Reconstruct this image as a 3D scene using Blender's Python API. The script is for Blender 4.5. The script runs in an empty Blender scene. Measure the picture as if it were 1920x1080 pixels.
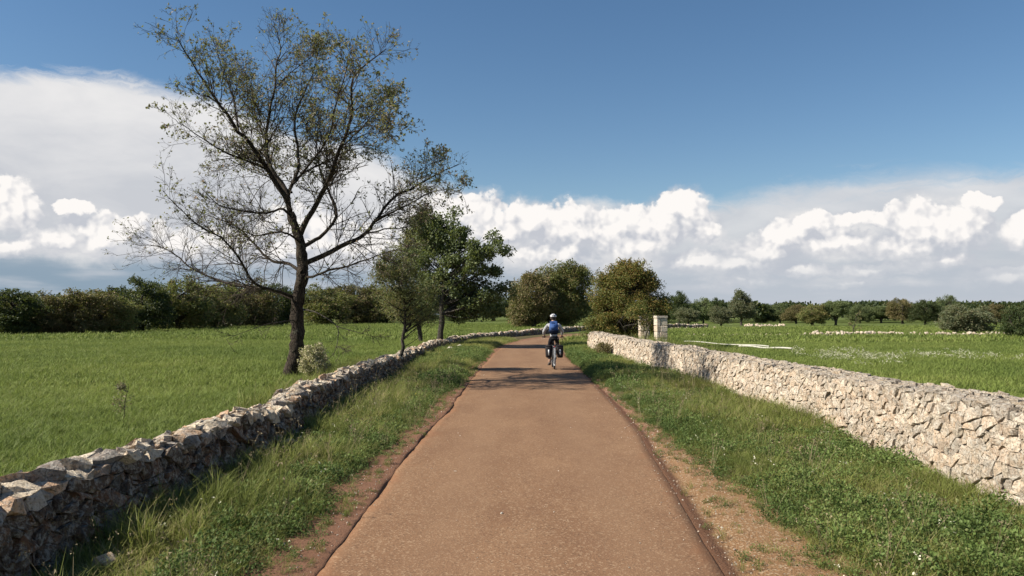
import bpy, bmesh, math, random
import numpy as np
from mathutils import Vector, Matrix, Euler, noise as mnoise

rng = np.random.default_rng(7)
random.seed(7)
SC = bpy.context.scene
COL = SC.collection
PI = math.pi

# ------------------------------------------------------------------ camera
CAM_H = 1.65
F_PX = 1507.0            # focal length in pixels of the 1920 wide picture
HOR_Y = 590.0            # the horizon's row in the 1920x1080 picture
cam_d = bpy.data.cameras.new('camera')
cam = bpy.data.objects.new('camera', cam_d)
COL.objects.link(cam)
cam_d.sensor_width = 36.0
cam_d.lens = 36.0 * F_PX / 1920.0
cam_d.clip_start = 0.05
cam_d.clip_end = 9000.0
cam.location = (0, 0, CAM_H)
PITCH = math.atan((HOR_Y - 540.0) / F_PX)
cam.rotation_euler = (PI / 2 + PITCH, 0, 0)
SC.camera = cam

# ------------------------------------------------------------------ sun and exposure
SUN_AZ = math.radians(-102.0)      # from +Y, clockwise positive: from the left, a little behind
SUN_EL = math.radians(40.0)
sun_d = bpy.data.lights.new('sun', 'SUN')
sun_d.energy = 4.8
sun_d.angle = math.radians(0.5)
sun_d.color = (1.0, 0.93, 0.82)
sun = bpy.data.objects.new('sun', sun_d)
COL.objects.link(sun)
sdir = Vector((math.sin(SUN_AZ) * math.cos(SUN_EL), math.cos(SUN_AZ) * math.cos(SUN_EL), math.sin(SUN_EL)))
sun.rotation_euler = (-sdir).to_track_quat('-Z', 'Y').to_euler()
sun.location = (-30, -10, 30)

SC.view_settings.view_transform = 'Standard'
SC.view_settings.look = 'None'
EXPOSURE = 0.9
SC.view_settings.exposure = EXPOSURE
SC.view_settings.gamma = 1.0
SC.view_settings.use_curve_mapping = False
SC.cycles.max_bounces = 6
SC.cycles.diffuse_bounces = 2
SC.cycles.transparent_max_bounces = 4
SC.cycles.use_denoising = True
SC.cycles.sample_clamp_indirect = 4.0


def px_azel(x, y):
    """azimuth and elevation of the direction seen at a pixel of the photograph"""
    u = (x - 960.0) / F_PX
    v = (540.0 - y) / F_PX
    d = Vector((u, 1.0, v))
    c, s = math.cos(PITCH), math.sin(PITCH)
    d = Vector((d.x, d.y * c - d.z * s, d.y * s + d.z * c)).normalized()
    return math.atan2(d.x, d.y), math.asin(d.z)


# ------------------------------------------------------------------ node helper
class NT:
    def __init__(self, tree):
        self.t = tree
        self.n = tree.nodes
        self.l = tree.links

    def new(self, typ, **kw):
        nd = self.n.new(typ)
        for k, v in kw.items():
            setattr(nd, k, v)
        return nd

    def put(self, sock, v):
        if isinstance(v, bpy.types.NodeSocket):
            self.l.new(v, sock)
        elif v is not None:
            sock.default_value = v

    def math(self, op, a, b=None, c=None, clamp=False):
        nd = self.new('ShaderNodeMath', operation=op, use_clamp=clamp)
        self.put(nd.inputs[0], a)
        if b is not None: self.put(nd.inputs[1], b)
        if c is not None: self.put(nd.inputs[2], c)
        return nd.outputs[0]

    def vmath(self, op, a, b=None):
        nd = self.new('ShaderNodeVectorMath', operation=op)
        self.put(nd.inputs[0], a)
        if b is not None: self.put(nd.inputs[1], b)
        return nd.outputs['Value'] if op in ('LENGTH', 'DISTANCE', 'DOT_PRODUCT') else nd.outputs['Vector']

    def mixc(self, f, a, b, blend='MIX'):
        nd = self.new('ShaderNodeMix', data_type='RGBA', blend_type=blend)
        nd.clamp_factor = True
        self.put(nd.inputs[0], f)
        self.put(nd.inputs[6], a if not isinstance(a, tuple) else (*a[:3], 1))
        self.put(nd.inputs[7], b if not isinstance(b, tuple) else (*b[:3], 1))
        return nd.outputs[2]

    def noise(self, vec, scale, detail=4, rough=0.55, dist=0.0, out=0, dim='3D'):
        nd = self.new('ShaderNodeTexNoise', noise_dimensions=dim)
        self.put(nd.inputs['Vector'], vec)
        self.put(nd.inputs['Scale'], scale)
        self.put(nd.inputs['Detail'], detail)
        self.put(nd.inputs['Roughness'], rough)
        self.put(nd.inputs['Distortion'], dist)
        return nd.outputs[out]

    def sstep(self, v, lo, hi, a=0.0, b=1.0):
        nd = self.new('ShaderNodeMapRange', interpolation_type='SMOOTHSTEP')
        self.put(nd.inputs[0], v)
        self.put(nd.inputs[1], lo); self.put(nd.inputs[2], hi)
        self.put(nd.inputs[3], a); self.put(nd.inputs[4], b)
        return nd.outputs[0]

    def lin(self, v, lo, hi, a=0.0, b=1.0):
        nd = self.new('ShaderNodeMapRange')
        self.put(nd.inputs[0], v)
        self.put(nd.inputs[1], lo); self.put(nd.inputs[2], hi)
        self.put(nd.inputs[3], a); self.put(nd.inputs[4], b)
        return nd.outputs[0]


# ------------------------------------------------------------------ world: daylight sky with clouds
W = bpy.data.worlds.new('World')
SC.world = W
W.use_nodes = True
W.node_tree.nodes.clear()
w = NT(W.node_tree)
SKY_STRENGTH = 0.05
sky = w.new('ShaderNodeTexSky', sky_type='NISHITA')
sky.sun_disc = False
sky.sun_elevation = SUN_EL
sky.sun_rotation = SUN_AZ % (2 * PI)
sky.air_density = 1.0
sky.dust_density = 0.2
sky.ozone_density = 1.6
tc = w.new('ShaderNodeTexCoord')
sep = w.new('ShaderNodeSeparateXYZ')
w.l.new(tc.outputs['Generated'], sep.inputs[0])
az = w.math('ARCTAN2', sep.outputs[0], sep.outputs[1])
el = w.math('ARCSINE', sep.outputs[2])
# the cloud bank goes on round the whole horizon: the quarter in view, mirrored
a_ = w.math('SUBTRACT', w.math('PINGPONG', w.math('ADD', az, PI / 4), PI / 2), PI / 4)
cmb = w.new('ShaderNodeCombineXYZ')
w.l.new(a_, cmb.inputs[0]); w.l.new(el, cmb.inputs[1])
P = cmb.outputs[0]

# domain warp, billow height
warp = w.vmath('SUBTRACT', w.noise(P, 16.0, 6, 0.62, out=1), (0.5, 0.5, 0.5))
warp_s = w.new('ShaderNodeVectorMath', operation='SCALE')
w.l.new(warp, warp_s.inputs[0]); warp_s.inputs['Scale'].default_value = 0.042
Pw = w.vmath('ADD', P, warp_s.outputs[0])


def billow(vec):
    tot = None
    for sc_, amp in ((20.0, 0.5), (52.0, 0.32), (130.0, 0.18)):
        v = w.new('ShaderNodeTexVoronoi', feature='SMOOTH_F1', voronoi_dimensions='2D')
        w.put(v.inputs['Vector'], vec)
        v.inputs['Scale'].default_value = sc_
        v.inputs['Smoothness'].default_value = 0.35
        x = w.math('MULTIPLY', w.math('SUBTRACT', 0.75, v.outputs['Distance']), amp)
        tot = x if tot is None else w.math('ADD', tot, x)
    return tot


warp2 = w.new('ShaderNodeVectorMath', operation='SCALE')
w.l.new(warp, warp2.inputs[0]); warp2.inputs['Scale'].default_value = 0.02
Pb = w.vmath('ADD', P, warp2.outputs[0])
B0 = billow(Pb)
B1 = billow(w.vmath('ADD', Pb, (-0.0060, 0.0095, 0)))

PUFFS = [  # x, y, rx, ry in the photograph's pixels
    (20, 385, 52, 40), (140, 388, 26, 13), (190, 447, 62, 34), (105, 458, 60, 22), (20, 468, 60, 16), (240, 440, 48, 28),
    (330, 470, 80, 24), (430, 458, 70, 30), (520, 470, 70, 24), (620, 450, 80, 34), (700, 465, 70, 26), (800, 440, 70, 40), (560, 420, 60, 30),
    (1000, 412, 46, 30), (1075, 432, 74, 42), (945, 435, 44, 24), (1140, 428, 60, 34), (1275, 393, 34, 27), (1225, 430, 66, 36), (1180, 460, 60, 26),
    (1318, 430, 34, 26), (1520, 413, 34, 19), (1475, 443, 52, 30), (1425, 476, 66, 26), (1600, 406, 32, 15), (1640, 412, 18, 11),
    (1560, 452, 86, 22), (1715, 420, 56, 34), (1795, 428, 62, 38), (1690, 458, 66, 20), (1835, 376, 30, 13), (1310, 495, 60, 18),
    (1390, 500, 84, 18), (1150, 505, 44, 20), (1885, 520, 62, 20), (1925, 430, 34, 30), (1025, 480, 80, 28), (860, 395, 60, 30),
    (1500, 505, 60, 12), (1640, 500, 70, 12), (1760, 490, 60, 14), (1600, 530, 80, 9), (1400, 530, 60, 8), (2050, 420, 70, 30), (2180, 450, 80, 26), (-120, 450, 90, 24), (-230, 430, 60, 30)]
def puff_field(vec):
    S = None
    for (x, y, rx, ry) in PUFFS:
        a0, e0 = px_azel(x, y)
        a1, e1 = px_azel(x + rx, y)
        a2, e2 = px_azel(x, y - ry)
        d = w.vmath('SUBTRACT', vec, (a0, e0, 0))
        d = w.vmath('MULTIPLY', d, (0.84 / max(a1 - a0, 1e-4), 0.86 / max(e2 - e0, 1e-4), 0))
        L = w.vmath('LENGTH', d)
        S = L if S is None else w.math('SMOOTH_MIN', S, L, 0.12)
    return S


S = puff_field(Pw)
S_sun = puff_field(w.vmath('ADD', Pw, (-0.008, 0.016, 0)))     # the same field a step towards the sun
puff = w.math('ADD', w.math('SUBTRACT', 1.22, S), w.math('ADD', w.math('MULTIPLY', w.math('SUBTRACT', B0, 0.38), 0.8), w.math('MULTIPLY', w.math('SUBTRACT', w.noise(P, 50.0, 7, 0.62), 0.5), 0.9)))
puff_a = w.math('MULTIPLY', w.sstep(puff, 0.0, 0.2), w.sstep(w.math('ADD', puff, w.lin(el, math.radians(3.0), math.radians(6.5), -0.7, 0.3)), 0.0, 0.5, 0.35, 1.0))
# flat, soft bases
relief = w.math('MULTIPLY', w.math('SUBTRACT', B0, B1), 2.7)
big = w.noise(P, 22.0, 3, 0.5)
lit = w.math('ADD', w.math('ADD', 0.60, relief), w.math('MULTIPLY', w.math('SUBTRACT', big, 0.5), 0.8))
lit = w.math('ADD', lit, w.lin(el, math.radians(2.5), math.radians(6.5), -0.38, 0.12))
lit = w.math('ADD', lit, w.math('MULTIPLY', w.math('SUBTRACT', S_sun, S), 0.75))
lit = w.math('ADD', lit, w.lin(puff, 0.0, 0.9, -0.28, 0.12), clamp=True)
k = 2 ** -EXPOSURE / SKY_STRENGTH
def C(r, g, b): return (r * k, g * k, b * k)
col_puff = w.mixc(lit, C(0.56, 0.58, 0.635), C(0.99, 0.955, 0.925))

# anvil sheet: the edge of the high cloud, elevation against azimuth
edge_px = [(-700, 60), (-300, 95), (0, 118), (150, 128), (300, 152), (420, 185), (560, 245), (700, 275), (800, 325), (880, 362), (980, 385), (1100, 380),
           (1250, 378), (1400, 352), (1550, 325), (1750, 308), (1920, 300), (2300, 300), (2700, 250)]
fc = w.new('ShaderNodeFloatCurve')
cv = fc.mapping.curves[0]
pts = []
for (x, y) in edge_px:
    aa, ee = px_azel(x, y)
    pts.append(((aa + PI / 4) / (PI / 2), ee / 0.6))
pts = [p for p in pts if 0.01 < p[0] < 0.99]
cv.points[0].location = (0, pts[0][1]); cv.points[1].location = (1, pts[-1][1])
for p_ in pts: cv.points.new(*p_)
fc.mapping.update()
w.l.new(w.math('DIVIDE', w.math('ADD', a_, PI / 4), PI / 2), fc.inputs['Value'])
E = w.math('MULTIPLY', fc.outputs[0], 0.6)
wisp_v = w.vmath('MULTIPLY', Pw, (5.0, 26.0, 1))
wisp = w.math('SUBTRACT', w.noise(wisp_v, 1.6, 7, 0.6, 0.6), 0.5)
below = w.math('ADD', w.math('SUBTRACT', E, el), w.math('MULTIPLY', wisp, 0.055))
soft = w.lin(a_, -0.25, 0.05, 0.020, 0.032)
sheet_a = w.new('ShaderNodeMapRange', interpolation_type='SMOOTHSTEP')
w.l.new(below, sheet_a.inputs[0]); sheet_a.inputs[1].default_value = -0.004; w.l.new(soft, sheet_a.inputs[2])
sheet_a = w.math('MULTIPLY', sheet_a.outputs[0], w.lin(a_, -0.2, 0.1, 0.97, 0.90))
sheet_n = w.noise(w.vmath('MULTIPLY', P, (3.0, 7.0, 1)), 3.0, 6, 0.55, 0.4)
rim = w.math('MULTIPLY', w.sstep(below, 0.02, 0.13, 1.0, 0.0), w.lin(a_, -0.3, 0.2, 1.0, 0.35))
sh_f = w.math('ADD', w.math('MULTIPLY', rim, 0.65), w.math('MULTIPLY', w.math('SUBTRACT', sheet_n, 0.46), 1.3), clamp=True)
col_sheet = w.mixc(sh_f, C(0.60, 0.615, 0.655), C(0.90, 0.88, 0.865))
# bluish grey layer low over the horizon
low_n = w.noise(w.vmath('MULTIPLY', P, (4.0, 22.0, 1)), 2.2, 5, 0.5)
low_a = w.sstep(w.math('ADD', el, w.math('MULTIPLY', w.math('SUBTRACT', low_n, 0.5), 0.055)), math.radians(2.2), math.radians(6.0), 0.92, 0.0)
low_c = w.mixc(w.lin(a_, -0.5, 0.3), C(0.265, 0.36, 0.455), C(0.50, 0.545, 0.61))
low_c = w.mixc(w.sstep(low_n, 0.45, 0.7, 0.0, 0.5), low_c, C(0.60, 0.62, 0.67))

hs = w.new('ShaderNodeHueSaturation'); w.l.new(sky.outputs[0], hs.inputs['Color'])
hs.inputs['Saturation'].default_value = 1.18; hs.inputs['Value'].default_value = 1.12
c0 = w.mixc(sheet_a, hs.outputs[0], col_sheet)
streaks = w.math('MULTIPLY', w.sstep(low_n, 0.35, 0.62), w.sstep(el, math.radians(2.0), math.radians(7.5), 0.6, 0.0))
c1 = w.mixc(low_a, c0, low_c)
body_n = w.noise(w.vmath('MULTIPLY', P, (1, 1.6, 1)), 14.0, 6, 0.6)
body = w.math('ADD', w.math('SUBTRACT', 1.55, S), w.math('MULTIPLY', w.math('SUBTRACT', body_n, 0.5), 1.6))
body_a = w.math('MULTIPLY', w.sstep(body, 0.0, 0.8), 0.85)
c1b = w.mixc(body_a, c1, w.mixc(w.sstep(body_n, 0.36, 0.64), C(0.50, 0.53, 0.60), C(0.80, 0.79, 0.79)))
c2 = w.mixc(puff_a, c1b, col_puff)
low2 = w.sstep(w.math('ADD', el, w.math('MULTIPLY', w.math('SUBTRACT', low_n, 0.5), 0.06)), math.radians(1.2), math.radians(4.4), 0.75, 0.0)
c3 = w.mixc(low2, c2, low_c)
# below the horizon: plain earth haze
c4 = w.mixc(w.sstep(el, -0.02, 0.0, 1.0, 0.0), c3, C(0.20, 0.21, 0.20))
bg = w.new('ShaderNodeBackground')
w.l.new(c4, bg.inputs[0]); bg.inputs[1].default_value = SKY_STRENGTH
wo = w.new('ShaderNodeOutputWorld')
w.l.new(bg.outputs[0], wo.inputs[0])
W.cycles.sampling_method = 'MANUAL'
W.cycles.sample_map_resolution = 512


# ------------------------------------------------------------------ scene helpers
def mesh_np(name, v, faces_tri=None, faces_quad=None, smooth=False):
    """a mesh from numpy arrays of vertices, triangles and quads"""
    me = bpy.data.meshes.new(name)
    v = np.asarray(v, dtype=np.float32).reshape(-1, 3)
    ft = np.zeros((0, 3), np.int32) if faces_tri is None else np.asarray(faces_tri, np.int32).reshape(-1, 3)
    fq = np.zeros((0, 4), np.int32) if faces_quad is None else np.asarray(faces_quad, np.int32).reshape(-1, 4)
    me.vertices.add(len(v)); me.vertices.foreach_set('co', v.ravel())
    loops = np.concatenate([ft.ravel(), fq.ravel()])
    me.loops.add(len(loops)); me.loops.foreach_set('vertex_index', loops)
    n = len(ft) + len(fq)
    starts = np.concatenate([np.arange(len(ft)) * 3, len(ft) * 3 + np.arange(len(fq)) * 4]).astype(np.int32)
    tot = np.concatenate([np.full(len(ft), 3), np.full(len(fq), 4)]).astype(np.int32)
    me.polygons.add(n)
    me.polygons.foreach_set('loop_start', starts)
    me.polygons.foreach_set('loop_total', tot)
    me.polygons.foreach_set('use_smooth', np.full(n, bool(smooth)))
    me.update(calc_edges=True)
    return me


def obj(name, me, mat=None, parent=None, kind=None, loc=None):
    o = bpy.data.objects.new(name, me)
    COL.objects.link(o)
    if mat is not None:
        me.materials.clear()
        me.materials.append(mat)
    if parent is not None: o.parent = parent
    if kind: o['kind'] = kind
    if loc is not None: o.location = loc
    return o


def thing(name, label, cat, loc=(0, 0, 0), rz=0.0, group=None):
    o = bpy.data.objects.new(name, None)
    COL.objects.link(o)
    o.location = loc; o.rotation_euler = (0, 0, rz)
    o['label'] = label; o['category'] = cat
    if group: o['group'] = group
    return o


def tag(o, label, cat, group=None, kind=None):
    o['label'] = label; o['category'] = cat
    if group: o['group'] = group
    if kind: o['kind'] = kind
    return o


def dup(root, loc, rz, scale, label, group=None):
    r = root.copy(); COL.objects.link(r)
    r.location = loc; r.rotation_euler = (0, 0, rz); r.scale = scale
    r['label'] = label
    if group: r['group'] = group
    for ch in list(root.children):
        c = ch.copy(); COL.objects.link(c); c.parent = r
    return r


def fattr(me, name, arr, typ='FLOAT', dom='POINT'):
    at = me.attributes.new(name, typ, dom)
    if typ == 'FLOAT': at.data.foreach_set('value', np.asarray(arr, np.float32).ravel())
    elif typ == 'INT': at.data.foreach_set('value', np.asarray(arr, np.int32).ravel())
    elif typ == 'FLOAT_VECTOR': at.data.foreach_set('vector', np.asarray(arr, np.float32).ravel())
    elif typ == 'FLOAT_COLOR': at.data.foreach_set('color', np.asarray(arr, np.float32).ravel())


def vnoise(x, y, seed=0, octs=4):
    """smooth value noise for numpy arrays"""
    out = 0; amp = 1.0; tot = 0
    x = np.asarray(x, float); y = np.asarray(y, float)
    for o in range(octs):
        xi = np.floor(x).astype(np.int64); yi = np.floor(y).astype(np.int64)
        fx = x - xi; fy = y - yi
        fx = fx * fx * (3 - 2 * fx); fy = fy * fy * (3 - 2 * fy)
        def hsh(a, b):
            n = (a * 374761393 + b * 668265263 + seed * 974711 + o * 1274126177) & 0x7fffffff
            n = ((n ^ (n >> 13)) * 1274126177) & 0x7fffffff
            return ((n ^ (n >> 16)) & 0xffff) / 65535.0
        v = (hsh(xi, yi) * (1 - fx) + hsh(xi + 1, yi) * fx) * (1 - fy) + (hsh(xi, yi + 1) * (1 - fx) + hsh(xi + 1, yi + 1) * fx) * fy
        out = out + v * amp; tot += amp
        amp *= 0.5; x = x * 2.03 + 17.1; y = y * 2.03 + 5.7
    return out / tot


# ------------------------------------------------------------------ materials
ALBEDO = 0.68          # every plain colour below is scaled by this
GREEN = (0.84, 0.87, 0.80)   # and every leaf and blade by this
def new_mat(name):
    m = bpy.data.materials.new(name)
    m.use_nodes = True
    m.node_tree.nodes.clear()
    n = NT(m.node_tree)
    out = n.new('ShaderNodeOutputMaterial')
    return m, n, out


def principled(n, out, col, rough=0.8, bump=None, strength=0.3, dist=0.01, spec=0.3, metal=0.0):
    b = n.new('ShaderNodeBsdfPrincipled')
    n.put(b.inputs['Base Color'], tuple(x * ALBEDO for x in col[:3]) + (1,) if isinstance(col, tuple) else n.vmath('MULTIPLY', col, (ALBEDO,) * 3))
    n.put(b.inputs['Roughness'], rough)
    b.inputs['Specular IOR Level'].default_value = spec
    b.inputs['Metallic'].default_value = metal
    if bump is not None:
        bm_ = n.new('ShaderNodeBump')
        bm_.inputs['Strength'].default_value = strength
        bm_.inputs['Distance'].default_value = dist
        n.put(bm_.inputs['Height'], bump)
        n.l.new(bm_.outputs[0], b.inputs['Normal'])
    n.l.new(b.outputs[0], out.inputs[0])
    return b


def plain(name, col, rough=0.6, spec=0.4, metal=0.0, var=0.15, scale=40):
    m, n, out = new_mat(name)
    t = n.new('ShaderNodeTexCoord')
    nz = n.noise(t.outputs['Object'], scale, 4)
    c = n.mixc(nz, tuple(x * (1 - var) for x in col), tuple(min(1, x * (1 + var)) for x in col))
    principled(n, out, c, rough, nz, 0.1, 0.003, spec, metal)
    return m


def leaf_mat(name, c1, c2, c3, trans=0.3, patch=0.5, f3=0.25):
    """leaves: two greens by leaf, a third (dead or young) for some, broad patches by place"""
    m, n, out = new_mat(name)
    g = n.new('ShaderNodeNewGeometry')
    oi = n.new('ShaderNodeObjectInfo')
    r = g.outputs['Random Per Island']
    pn = n.noise(g.outputs['Position'], patch, 4, 0.6)
    f = n.math('ADD', n.math('MULTIPLY', r, 0.6), n.lin(pn, 0.3, 0.7, -0.1, 0.5), clamp=True)
    c = n.mixc(f, c1, c2)
    pick = n.math('LESS_THAN', n.math('FRACT', n.math('ADD', n.math('MULTIPLY', r, 7.13), oi.outputs['Random'])), n.lin(pn, 0.35, 0.65, f3 * 0.3, f3 * 1.7))
    c = n.mixc(pick, c, c3)
    hv = n.new('ShaderNodeHueSaturation')
    n.l.new(c, hv.inputs['Color'])
    n.put(hv.inputs['Value'], n.lin(oi.outputs['Random'], 0, 1, 0.82, 1.18))
    c = n.vmath('MULTIPLY', hv.outputs[0], tuple(x * 1.28 for x in GREEN))
    b = n.new('ShaderNodeBsdfPrincipled')
    n.l.new(c, b.inputs['Base Color']); b.inputs['Roughness'].default_value = 0.6
    b.inputs['Specular IOR Level'].default_value = 0.25
    t = n.new('ShaderNodeBsdfTranslucent')
    tcol = n.mixc(0.5, c, (0.30, 0.36, 0.05), 'MIX')
    n.l.new(tcol, t.inputs[0])
    mx = n.new('ShaderNodeMixShader'); mx.inputs[0].default_value = trans
    n.l.new(b.outputs[0], mx.inputs[1]); n.l.new(t.outputs[0], mx.inputs[2])
    n.l.new(mx.outputs[0], out.inputs[0])
    return m


def bark_mat(name, c1, c2, scale=14, lichen=0.35):
    m, n, out = new_mat(name)
    t = n.new('ShaderNodeTexCoord')
    p = t.outputs['Object']
    st = n.vmath('MULTIPLY', p, (1, 1, 0.22))
    v = n.new('ShaderNodeTexVoronoi', feature='DISTANCE_TO_EDGE')
    n.put(v.inputs['Vector'], n.vmath('ADD', st, n.vmath('MULTIPLY', n.noise(p, 9, 3, out=1), (0.05, 0.05, 0.05))))
    v.inputs['Scale'].default_value = scale * 2.2
    cr = n.sstep(v.outputs['Distance'], 0.0, 0.16)
    nz = n.noise(p, scale, 6, 0.65)
    c = n.mixc(nz, c1, c2)
    c = n.mixc(n.math('MULTIPLY', cr, 1.0), tuple(x * 0.45 for x in c1), c)
    li = n.sstep(n.noise(p, 5.0, 5, 0.7), 0.55, 0.68, 0, lichen)
    c = n.mixc(li, c, (0.24, 0.25, 0.17))
    principled(n, out, c, 0.9, n.math('ADD', cr, nz), 0.9, 0.02, 0.15)
    return m


def stone_mat(name, lichen_dark, lichen_pale, stain, lo=0.50, gain=1.0):
    m, n, out = new_mat(name)
    at = n.new('ShaderNodeAttribute', attribute_name='tint')
    g = n.new('ShaderNodeNewGeometry')
    p = g.outputs['Position']
    n1 = n.noise(p, 9.0, 7, 0.68)
    n2 = n.noise(p, 34.0, 6, 0.7)
    n3 = n.noise(n.vmath('ADD', p, (9, 3, 5)), 3.2, 5, 0.7, 0.3)
    n4 = n.noise(n.vmath('ADD', p, (1, 7, 2)), 18.0, 6, 0.75)
    c = n.mixc(n.sstep(n2, 0.35, 0.65), n.mixc(0.25, at.outputs['Color'], (0.30, 0.20, 0.13)), at.outputs['Color'])
    c = n.mixc(n.math('MULTIPLY', n.sstep(n1, 0.5, 0.62), stain), c, (0.44, 0.22, 0.10))
    c = n.mixc(n.math('MULTIPLY', n.sstep(n4, 0.46, 0.60), lichen_pale), c, (0.62, 0.60, 0.53))
    c = n.mixc(n.math('MULTIPLY', n.sstep(n3, lo, lo + 0.09), lichen_dark), c, n.mixc(n4, (0.06, 0.06, 0.055), (0.24, 0.235, 0.215)))
    pit = n.sstep(n.noise(n.vmath('ADD', p, (4, 4, 8)), 48, 4, 0.6), 0.34, 0.46)
    c = n.mixc(pit, n.mixc(0.5, c, (0.14, 0.11, 0.08)), c)
    c = n.vmath('MULTIPLY', c, (gain, gain * 0.98, gain * 0.95))
    h = n.math('ADD', n.math('ADD', n.math('MULTIPLY', n1, 1.3), n.math('MULTIPLY', n2, 0.6)), n.math('MULTIPLY', pit, 0.25))
    principled(n, out, c, 0.92, h, 1.0, 0.045, 0.2)
    return m


M_STONE_L = stone_mat('mossy rubble stone', 0.6, 0.45, 0.25, 0.55, 1.5)
M_STONE_R = stone_mat('pale limestone', 0.22, 0.5, 0.14, 0.60, 1.45)
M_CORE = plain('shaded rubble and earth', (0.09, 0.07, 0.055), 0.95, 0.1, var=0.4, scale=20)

M_BARK_OAK = bark_mat('oak bark', (0.055, 0.042, 0.032), (0.125, 0.098, 0.072))
M_BARK_GREY = bark_mat('grey bark', (0.085, 0.072, 0.058), (0.17, 0.15, 0.12))
M_TWIG = plain('twig bark', (0.085, 0.066, 0.050), 0.9, 0.15, var=0.35, scale=3)
M_TWIG_PALE = plain('pale twig bark', (0.15, 0.125, 0.095), 0.9, 0.15, var=0.35, scale=3)
M_LEAF_OAK = leaf_mat('young oak leaves', (0.115, 0.110, 0.070), (0.20, 0.185, 0.125), (0.215, 0.150, 0.110), 0.30, 0.8, 0.30)
M_LEAF_GREEN = leaf_mat('dark green leaves', (0.062, 0.080, 0.038), (0.16, 0.19, 0.088), (0.20, 0.22, 0.10), 0.25, 0.8, 0.15)
M_LEAF_OLIVE = leaf_mat('olive green leaves', (0.095, 0.11, 0.038), (0.18, 0.185, 0.075), (0.20, 0.15, 0.065), 0.25, 0.5, 0.3)
M_LEAF_RUST = leaf_mat('rusty olive leaves', (0.085, 0.092, 0.026), (0.15, 0.155, 0.045), (0.19, 0.125, 0.040), 0.22, 0.45, 0.42)
M_LEAF_PALE = leaf_mat('pale olive leaves', (0.125, 0.135, 0.060), (0.24, 0.245, 0.115), (0.24, 0.175, 0.09), 0.3, 0.5, 0.3)
M_LEAF_BROWN = leaf_mat('brown olive leaves', (0.085, 0.078, 0.034), (0.155, 0.138, 0.060), (0.17, 0.12, 0.065), 0.2, 0.4, 0.4)
M_LEAF_DARK = leaf_mat('evergreen leaves', (0.022, 0.036, 0.014), (0.052, 0.072, 0.026), (0.08, 0.085, 0.035), 0.18, 0.35, 0.2)
M_LEAF_SILVER = leaf_mat('silver green leaves', (0.10, 0.115, 0.070), (0.19, 0.20, 0.125), (0.15, 0.13, 0.075), 0.2, 0.4, 0.3)
M_LEAF_DRY = leaf_mat('pale dry leaves', (0.34, 0.29, 0.19), (0.60, 0.52, 0.37), (0.22, 0.22, 0.10), 0.25, 1.5, 0.25)


def grass_mat(name, cbase, ctip, cdry, fdry=0.2, trans=0.35, patch=0.25, amt=0.35):
    m, n, out = new_mat(name)
    g = n.new('ShaderNodeNewGeometry')
    oi = n.new('ShaderNodeObjectInfo')
    pn = n.noise(g.outputs['Position'], patch, 5, 0.6)
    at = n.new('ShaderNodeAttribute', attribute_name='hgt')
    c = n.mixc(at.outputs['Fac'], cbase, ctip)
    r = g.outputs['Random Per Island']
    f = n.math('LESS_THAN', r, n.lin(pn, 0.35, 0.7, 0.0, fdry * 2))
    c = n.mixc(f, c, cdry)
    hv = n.new('ShaderNodeHueSaturation')
    n.l.new(c, hv.inputs['Color'])
    n.put(hv.inputs['Hue'], n.lin(pn, 0.3, 0.7, 0.512, 0.488))
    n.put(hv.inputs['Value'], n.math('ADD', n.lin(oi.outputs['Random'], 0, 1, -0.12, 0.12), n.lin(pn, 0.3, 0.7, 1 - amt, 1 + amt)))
    c = n.vmath('MULTIPLY', hv.outputs[0], GREEN)
    b = n.new('ShaderNodeBsdfPrincipled')
    n.l.new(c, b.inputs['Base Color']); b.inputs['Roughness'].default_value = 0.6
    b.inputs['Specular IOR Level'].default_value = 0.2
    t = n.new('ShaderNodeBsdfTranslucent')
    n.l.new(c, t.inputs[0])
    mx = n.new('ShaderNodeMixShader'); mx.inputs[0].default_value = trans
    n.l.new(b.outputs[0], mx.inputs[1]); n.l.new(t.outputs[0], mx.inputs[2])
    n.l.new(mx.outputs[0], out.inputs[0])
    return m


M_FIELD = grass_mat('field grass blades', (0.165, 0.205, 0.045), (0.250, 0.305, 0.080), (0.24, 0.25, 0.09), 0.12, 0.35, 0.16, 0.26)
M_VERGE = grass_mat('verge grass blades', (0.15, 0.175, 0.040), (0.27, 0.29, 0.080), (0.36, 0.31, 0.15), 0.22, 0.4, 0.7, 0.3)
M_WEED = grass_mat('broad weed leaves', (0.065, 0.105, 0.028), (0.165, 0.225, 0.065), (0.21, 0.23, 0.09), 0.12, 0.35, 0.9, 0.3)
M_STRAW = plain('dry stalks', (0.32, 0.26, 0.15), 0.8, 0.2, var=0.3, scale=8)
M_PETAL = plain('cream white petals', (0.66, 0.64, 0.46), 0.7, 0.2, var=0.05)
M_PETAL_Y = plain('yellow petals', (0.70, 0.55, 0.08), 0.7, 0.2, var=0.05)

# ------------------------------------------------------------------ the road's course
ROAD = np.array([(0.08, -14), (0.08, 0), (0.10, 8), (0.22, 14), (0.30, 20), (0.40, 28), (0.60, 36), (1.10, 44), (2.0, 51), (3.5, 58), (5.8, 65),
                 (9.0, 72), (13.5, 79), (19.0, 85), (27, 91), (37, 96), (50, 100), (70, 104)], float)


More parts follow.
